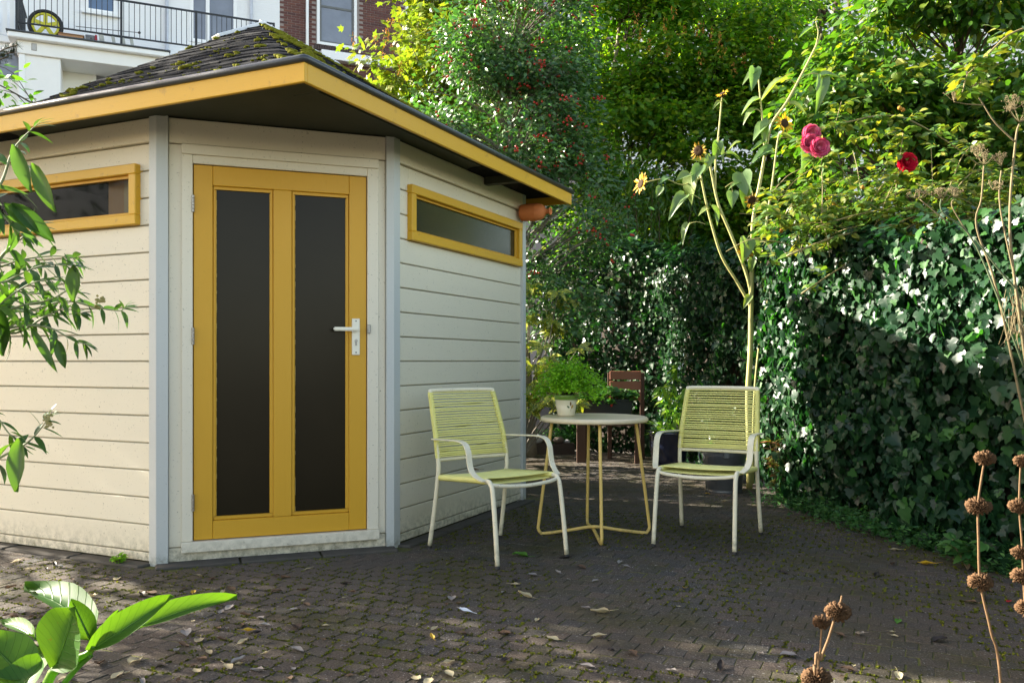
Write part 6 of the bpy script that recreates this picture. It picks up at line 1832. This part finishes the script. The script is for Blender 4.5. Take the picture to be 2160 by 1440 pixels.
# main wall, cut into pieces around its openings
def cut_wall(par, name, m_, s0, s1, z0, z1, y0, y1, ops):
    ss = sorted({s0, s1, *[o_[0] for o_ in ops], *[o_[1] for o_ in ops]}); mb = MB()
    for a, b in zip(ss, ss[1:]):
        zz = [z0, z1]; cuts = sorted([(o_[2], o_[3]) for o_ in ops if o_[0] <= a + 1e-6 and o_[1] >= b - 1e-6])
        lo = z0
        for c0, c1 in cuts:
            if c0 > lo: mb.box((a, y0, lo), (b, y1, c0))
            lo = c1
        if z1 > lo: mb.box((a, y0, lo), (b, y1, z1))
    return mb.build(name, M[m_], par, FM_)
def op(px0, py0, px1, py1, dep=DEP):
    s0, _ = fac(px0, py0, dep); s1, _ = fac(px1, py1, dep)
    z1 = fac((px0 + px1) / 2, py0, dep)[1]; z0 = fac((px0 + px1) / 2, py1, dep)[1]
    return (s0, s1, z0, z1)
w1 = op(180, -110, 246, 28); w2 = op(400, -120, 500, 95)
ROOF = 13.6
cut_wall(wh, 'wall', 'white_brick', sL - 5.0, sB, -.5, ROOF, DEP, DEP + .3, [w1, w2])
def sash(par, o_, fr, m_='white_gloss', dep=DEP, mid=None, glass_m='house_glass', proud=.03, midz=None):
    s0, s1, z0, z1 = o_
    w = MB().box((s0, dep - proud, z0), (s1, dep + .10, z0 + fr)).build('window', M[m_], par, FM_, bevel=.004)
    hb('frame_rail', w, (s0, dep - proud, z1 - fr), (s1, dep + .10, z1), m_); hb('frame_stile', w, (s0, dep - proud, z0 + fr), (s0 + fr, dep + .099, z1 - fr), m_); hb('frame_stile', w, (s1 - fr, dep - proud, z0 + fr), (s1, dep + .099, z1 - fr), m_)
    if mid: hb('mullion', w, (mid - fr / 2, dep - proud + .002, z0 + fr), (mid + fr / 2, dep + .098, z1 - fr), m_)
    if midz: hb('transom', w, (s0 + fr, dep - proud + .003, midz - fr / 2), (s1 - fr, dep + .097, midz + fr / 2), m_)
    hb('pane', w, (s0 + fr - .005, dep + .04, z0 + fr - .005), (s1 - fr + .005, dep + .05, z1 - fr + .005), glass_m)
    return w
M['blue_glass'] = glass('sky_tinted_glass', (.10, .17, .30), .06, .8)  # sky reflection put into the pane as a blue base colour
sash(wh, w1, .07, glass_m='blue_glass'); sash(wh, w2, .09, mid=fac(438, 30, DEP)[0])
hb('window_sill', wh, (w1[0] - .08, DEP - .10, w1[2] - .07), (w1[1] + .08, DEP - .001, w1[2] - .001), 'white_gloss')
for px in (352, 530):
    s = fac(px, 50, DEP - .06)[0]
    MB().tube([(s, DEP - .07, 0), (s, DEP - .07, ROOF - .3)], .045, 10).build('downpipe', plain('grey_pipe', (.52, .54, .58), .5), wh, FM_, smooth=True)
# balcony extension
eb = cut_wall(wh, 'balcony_block', 'render', ext0, ext1, -.5, zs - .45, 0.9, DEP, [op(196, 150, 300, 330, .9)])
o3 = op(196, 150, 300, 330, .9); sash(wh, o3, .07, dep=.9)
hb('pier', wh, (ext0, 0.0, -.5), (fac(128, 200)[0], .899, zs - .45), 'render', .01)
hb('pier_moulding', wh, (ext0 - .02, -.03, -.5), (ext0 + .10, -.001, zs - .45), 'white_gloss', .005)
hb('balcony_slab', wh, (ext0 - .06, -.06, zs - .449), (ext1, DEP - .001, zs - .16), 'render', .01)
hb('cornice', wh, (ext0 - .22, -.20, zs - .159), (ext1 + .05, DEP - .002, zs - .03), 'white_gloss', .02)
hb('roofing_edge', wh, (ext0 - .25, -.23, zs - .029), (ext1 + .07, DEP - .003, zs), 'gutter', .004)
hb('balcony_slab', wh, (ext1 + .071, .45, zs - .30), (sB - .1, DEP - .004, zs - .05), 'render', .01)
for (px, py, dp) in ((72, 100, -.05), (167, 123, .85), (232, 132, .85)):
    s, z = fac(px, py, dp)
    l = MB().box((s - .055, dp - .02, z - .08), (s + .055, dp + .045, z + .08)).build('wall_lamp', M['hardware'], wh, FM_, bevel=.01)
# railing: posts, rails, each bar
r0 = ext0 - .05; r1 = fac(575, 45, .05)[0]
zt = zs + 1.02; zl = zs + .20
rail = MB().beam((r0, -.12, zt), (r1, -.12, zt), .045, .035).build('railing', M['rail'], wh, FM_)
MB().beam((r0, -.12, zl), (r1, -.12, zl), .035, .03).build('rail', M['rail'], rail, FM_)
nb_ = int((r1 - r0) / .112)
bar = MB().tube([(0, 0, zl), (0, 0, zt)], .0085, 6).mesh('bar', M['rail'])
for i in range(nb_ + 1):
    put(bpy.data.objects.new('bar', bar), rail, FM_ @ Matrix.Translation((r0 + i * .112, -.12, 0)))
for s in (r0, r0 + (fac(256, 40)[0] - r0), fac(413, 40)[0], r1):
    MB().beam((s, -.12, zs - .02), (s, -.12, zt + .02), .05, .05, (0, 1, 0)).build('post', M['rail'], rail, FM_)
for (z_, ) in ((zt,), (zl,)):
    MB().beam((r0, -.12, z_), (r0, DEP - .01, z_), .04, .03).build('rail', M['rail'], rail, FM_)
for i in range(1, 16): put(bpy.data.objects.new('bar', bar), rail, FM_ @ Matrix.Translation((r0, -.12 + i * .118, 0)))
# neighbour's white slatted balcony at the far left
nh = thing('neighbour_house', 'white neighbouring house with slatted balustrade at the far left', 'house', FM_ @ Vector((ext0 - 3, 1.0, 0)), rz=FA)
n1 = ext0 - .30; n0 = n1 - 3.2
nz = fac(20, 88, 1.2)[1]
hb('wall', nh, (n0, 1.9 + .31, -.5), (n1 + .25, 2.7, ROOF - .5), 'render')
hb('wall', nh, (n0, .9, -.5), (n1 + .22, 1.88, nz - .95), 'render', .01)
hb('balcony_slab', nh, (n0, .8, nz - .15), (n1 + .15, 1.89, nz), 'white_gloss', .01)
hb('window_band', nh, (n0, .95, nz - .949), (n1 + .20, 1.88, nz - .151), 'house_glass')
hb('window_head', nh, (n0, .90, nz - .32), (n1 + .21, .949, nz - .151), 'white_gloss')
pk_ = MB().box((n0, .86, nz + .03), (n1 + .12, .90, nz + .09)).build('balustrade', M['white_gloss'], nh, FM_)
hb('handrail', pk_, (n0, .85, nz + .85), (n1 + .12, .91, nz + .91), 'white_gloss')
i = 0
while n0 + .14 * i < n1 + .1:
    hb('slat', pk_, (n0 + .14 * i, .83, nz + .02), (n0 + .14 * i + .085, .858, nz + .90), 'white_gloss'); i += 1
# things standing on the balcony
hz = zs
s, z = fac(96, 50, .25)
rl_o = FM_ @ Vector((s, .25, zs))
reel = thing('hose_reel', 'black and yellow round hose reel standing on the balcony', 'reel', rl_o)
M['reel_y'] = plain('yellow_plastic', (.62, .58, .03), .45, 0, .5, .15, 9, 0)
RM = FM_ @ Matrix.Translation((s, .25, zs + .33)) @ Matrix.Rotation(math.radians(90), 4, 'X')
ringp = [(.32 * math.cos(a), .32 * math.sin(a), 0) for a in [2 * math.pi * k / 40 for k in range(40)]]
MB().tube(ringp, .045, 10, closed=True).build('tyre', M['black'], reel, RM, smooth=True)
ringp = [(.255 * math.cos(a), .255 * math.sin(a), .02) for a in [2 * math.pi * k / 40 for k in range(40)]]
MB().tube(ringp, .028, 8, closed=True).build('rim', M['reel_y'], reel, RM, smooth=True)
for k in range(5):
    a = 1.2566 * k + .3
    MB().beam((0, 0, .03), (.25 * math.cos(a), .25 * math.sin(a), .03), .085, .03, (0, 0, 1)).build('spoke', M['reel_y'], reel, RM, bevel=.006)
MB().lathe([(0, -.05), (.06, -.05), (.06, .06), (0, .06)], 20, RM).build('hub', M['reel_y'], reel, smooth=True)
def bal(px0, px1, dep=.15): return fac(px0, 80, dep)[0], fac(px1, 80, dep)[0]
a, b = bal(123, 176)
cbx = thing('carton', 'long brown cardboard carton lying on the balcony beside the reel', 'box', FM_ @ Vector((a, .2, zs)), rz=FA)
hb('carton_body', cbx, (a, .12, zs + .002), (b, .45, zs + .17), 'card', .006); hb('lid_flap', cbx, (a - .01, .10, zs + .171), (b + .02, .47, zs + .182), 'card')
a, b = bal(180, 205)
gb = thing('metal_case', 'grey metal case with a red end cap on the balcony', 'case', FM_ @ Vector((a, .2, zs)), rz=FA)
M['case_grey'] = plain('grey_case', (.20, .20, .21), .5); M['case_red'] = plain('red_plastic', (.42, .02, .04), .4)
hb('case_body', gb, (a, .12, zs + .002), (b - .05, .40, zs + .22), 'case_grey', .01); hb('end_cap', gb, (b - .049, .11, zs + .002), (b, .41, zs + .235), 'case_red', .008)
for px in (192,):
    q0 = fac(px, 78, .12)[0]
    for dz_ in (.09, .13): hb('latch', gb, (q0 - .012, .11, zs + dz_), (q0 + .012, .119, zs + dz_ + .025), 'black')
ld = thing('folded_trestle', 'pale metal trestle legs folded on the balcony', 'trestle', FM_ @ Vector((bal(215, 286)[0], .3, zs)), rz=FA)
M['alu'] = plain('dull_aluminium', (.46, .46, .41), .5, .5)
for (p0, w_) in ((213, .10), (238, .07), (259, .07), (277, .07)):
    s0 = fac(p0, 80, .25)[0]
    MB().beam((s0 + .05, .28, zs + .002), (s0, .28, zs + .31), w_, .04, (0, 1, 0)).build('leg', M['alu'], ld, FM_, bevel=.004)
s0, s1 = fac(213, 80, .25)[0], fac(277, 80, .25)[0]
MB().beam((s0 - .05, .28, zs + .325), (s1 + .03, .28, zs + .325), .05, .028).build('top_bar', M['alu'], ld, FM_)
cl = thing('washing_line', 'dark line with end knob stretched above the trestle', 'line', FM_ @ Vector((s0, .3, zs)))
a, b = bal(160, 294)
MB().tube([(a, .05, zs + .34), (b, .05, zs + .40)], .008, 5).build('rod', M['rail'], cl, FM_); MB().blob((b, .05, zs + .40), .035, 1, .1).build('end_knob', M['rail'], cl, FM_)

# brick house
bh = thing('brick_house', 'red brick house with a tall sash window behind the shed roof', 'house', FM_ @ Vector((sB, DEP, 0)), rz=FA)
def brickmat():
    m, nt, p, out = new_mat('red_brown_brick'); r = island(nt)
    c = ramp(nt, r, [(0, (.115, .046, .040)), (.3, (.16, .062, .050)), (.6, (.095, .042, .040)), (.85, (.19, .078, .056)), (1, (.07, .036, .036))])
    c = mixc(nt, mth(nt, 'MULTIPLY', noise_n(nt, 40, 4), .5), c, mixc(nt, 1.0, c, (.6, .6, .65), 'MULTIPLY'))
    nt.links.new(c, p.inputs['Base Color']); p.inputs['Roughness'].default_value = .85; bump(nt, p, noise_n(nt, 90, 3), .4, .004); return m
M['brick'] = brickmat(); M['mortar'] = plain('mortar', (.30, .25, .23), .9, 0, .2, .2, 20)
sE = fac(1290, 50, DEP)[0]
w3 = op(668, -95, 752, 100); w4 = op(855, -40, 945, 66); w5 = op(1130, -60, 1200, 90)
cut_wall(bh, 'wall', 'mortar', sB, sE, -.5, ROOF, DEP + .012, DEP + .3, [w3, w4, w5])
bl = MB().box((0, 0, 0), (.205, .03, .055)).mesh('brick', M['brick'], bevel=.003)
zb0 = fac(700, 330, DEP)[1]; zb1 = fac(700, -30, DEP)[1]
spots = []
row = 0; z = zb0
while z < zb1:
    s = sB + (.0 if row % 2 == 0 else -.108)
    while s < fac(1290, 50, DEP)[0] - .2:
        if s >= sB - .001:
            ok = True
            for o_ in (w3, w4, w5):
                if s + .205 > o_[0] - .01 and s < o_[1] + .01 and z + .055 > o_[2] - .20 and z < o_[3] + .05: ok = False
            if ok: spots.append((s, z))
        s += .216
    z += .066; row += 1
def px_of(s, z):
    w = FM_ @ Vector((s, DEP, z)); return 1080 + w.x / w.y * F, HZ - (w.z - EYE) / w.y * F
vis = []; rest = MB()
for (s, z) in spots:
    px, py = px_of(s + .1, z); in_ = 585 < px < 845 and -5 < py < 150 and py < 40 + (px - 560) * .58 + 12
    vis.append((0 if in_ else 1, -z if False else abs(px - 720), s, z))
vis.sort()
for k, (f_, _, s, z) in enumerate(vis):
    if k < 300: put(bpy.data.objects.new('brick', bl), bh, FM_ @ Matrix.Translation((s, DEP + random.uniform(-.001, .002), z)))
    else: rest.box((s, DEP + .001, z), (s + .205, DEP + .02, z + .055))
tag(rest.build('brick_field', M['brick'], bh, FM_), kind='stuff')
M['sash_grey'] = plain('dark_sash_paint', (.12, .125, .12), .5)
for w_, md in ((w3, fac(710, 18, DEP)[1]), (w4, fac(900, 20, DEP)[1]), (w5, None)):
    o_ = sash(bh, (w_[0] - .0, w_[1], w_[2], w_[3]), .075, dep=DEP - .02)
    i0 = (w_[0] + .075, w_[1] - .075, w_[2] + .075, w_[3] - .075)
    sash(bh, i0, .055, 'sash_grey', DEP + .02, midz=md, proud=.02)
    sl = bh
    k = 0
    while w_[0] - .06 + k * .066 < w_[1] + .06:        # rowlock sill bricks
        MB().box((w_[0] - .06 + k * .066, DEP - .06, w_[2] - .15), (w_[0] - .06 + k * .066 + .056, DEP + .05, w_[2] - .005)).build('sill_brick', M['dark_brick'], bh, FM_, bevel=.004); k += 1
s = fac(648, 50, DEP - .05)[0]
MB().tube([(s, DEP - .06, fac(648, 290, DEP)[1]), (s, DEP - .06, ROOF - .3)], .04, 10).build('downpipe', M['white_gloss'], bh, FM_, smooth=True)
o_ = op(690, 118, 770, 136); hb('stone_band', bh, (o_[0] - .2, DEP - .25, o_[2]), (o_[1] + 2.5, DEP + .01, o_[3]), 'white_gloss', .01)
# further white house seen through the trees
fh = thing('far_white_house', 'pale house glimpsed through the trees on the right', 'house', FM_ @ Vector((sE, DEP, 0)), rz=FA)
wins = [(sE + 1.2 + 2.6 * i, sE + 2.3 + 2.6 * i, z_, z_ + 1.7) for i in range(9) for z_ in (2.0, 5.6, 9.2)]
cut_wall(fh, 'wall', 'render', sE + .02, sE + 26, -.5, 15.0, DEP + .05, DEP + .4, wins)
for o_ in wins: sash(fh, o_, .08, dep=DEP + .06)
# roofs and side walls give the houses depth
for (h_, s0, s1, top) in ((wh, sL - 5.0, sB, ROOF), (bh, sB, sE, ROOF), (fh, sE + .02, sE + 26, 15.0)):
    MB().box((s0, DEP + .41, -.5), (s1 - .01, DEP + 8, top - .02)).build('house_block', M['render'], h_, FM_)
    MB().box((s0 - .05, DEP - .25, top + .003), (s1, DEP + 8.2, top + .22)).build('roof', M['gutter'], h_, FM_)
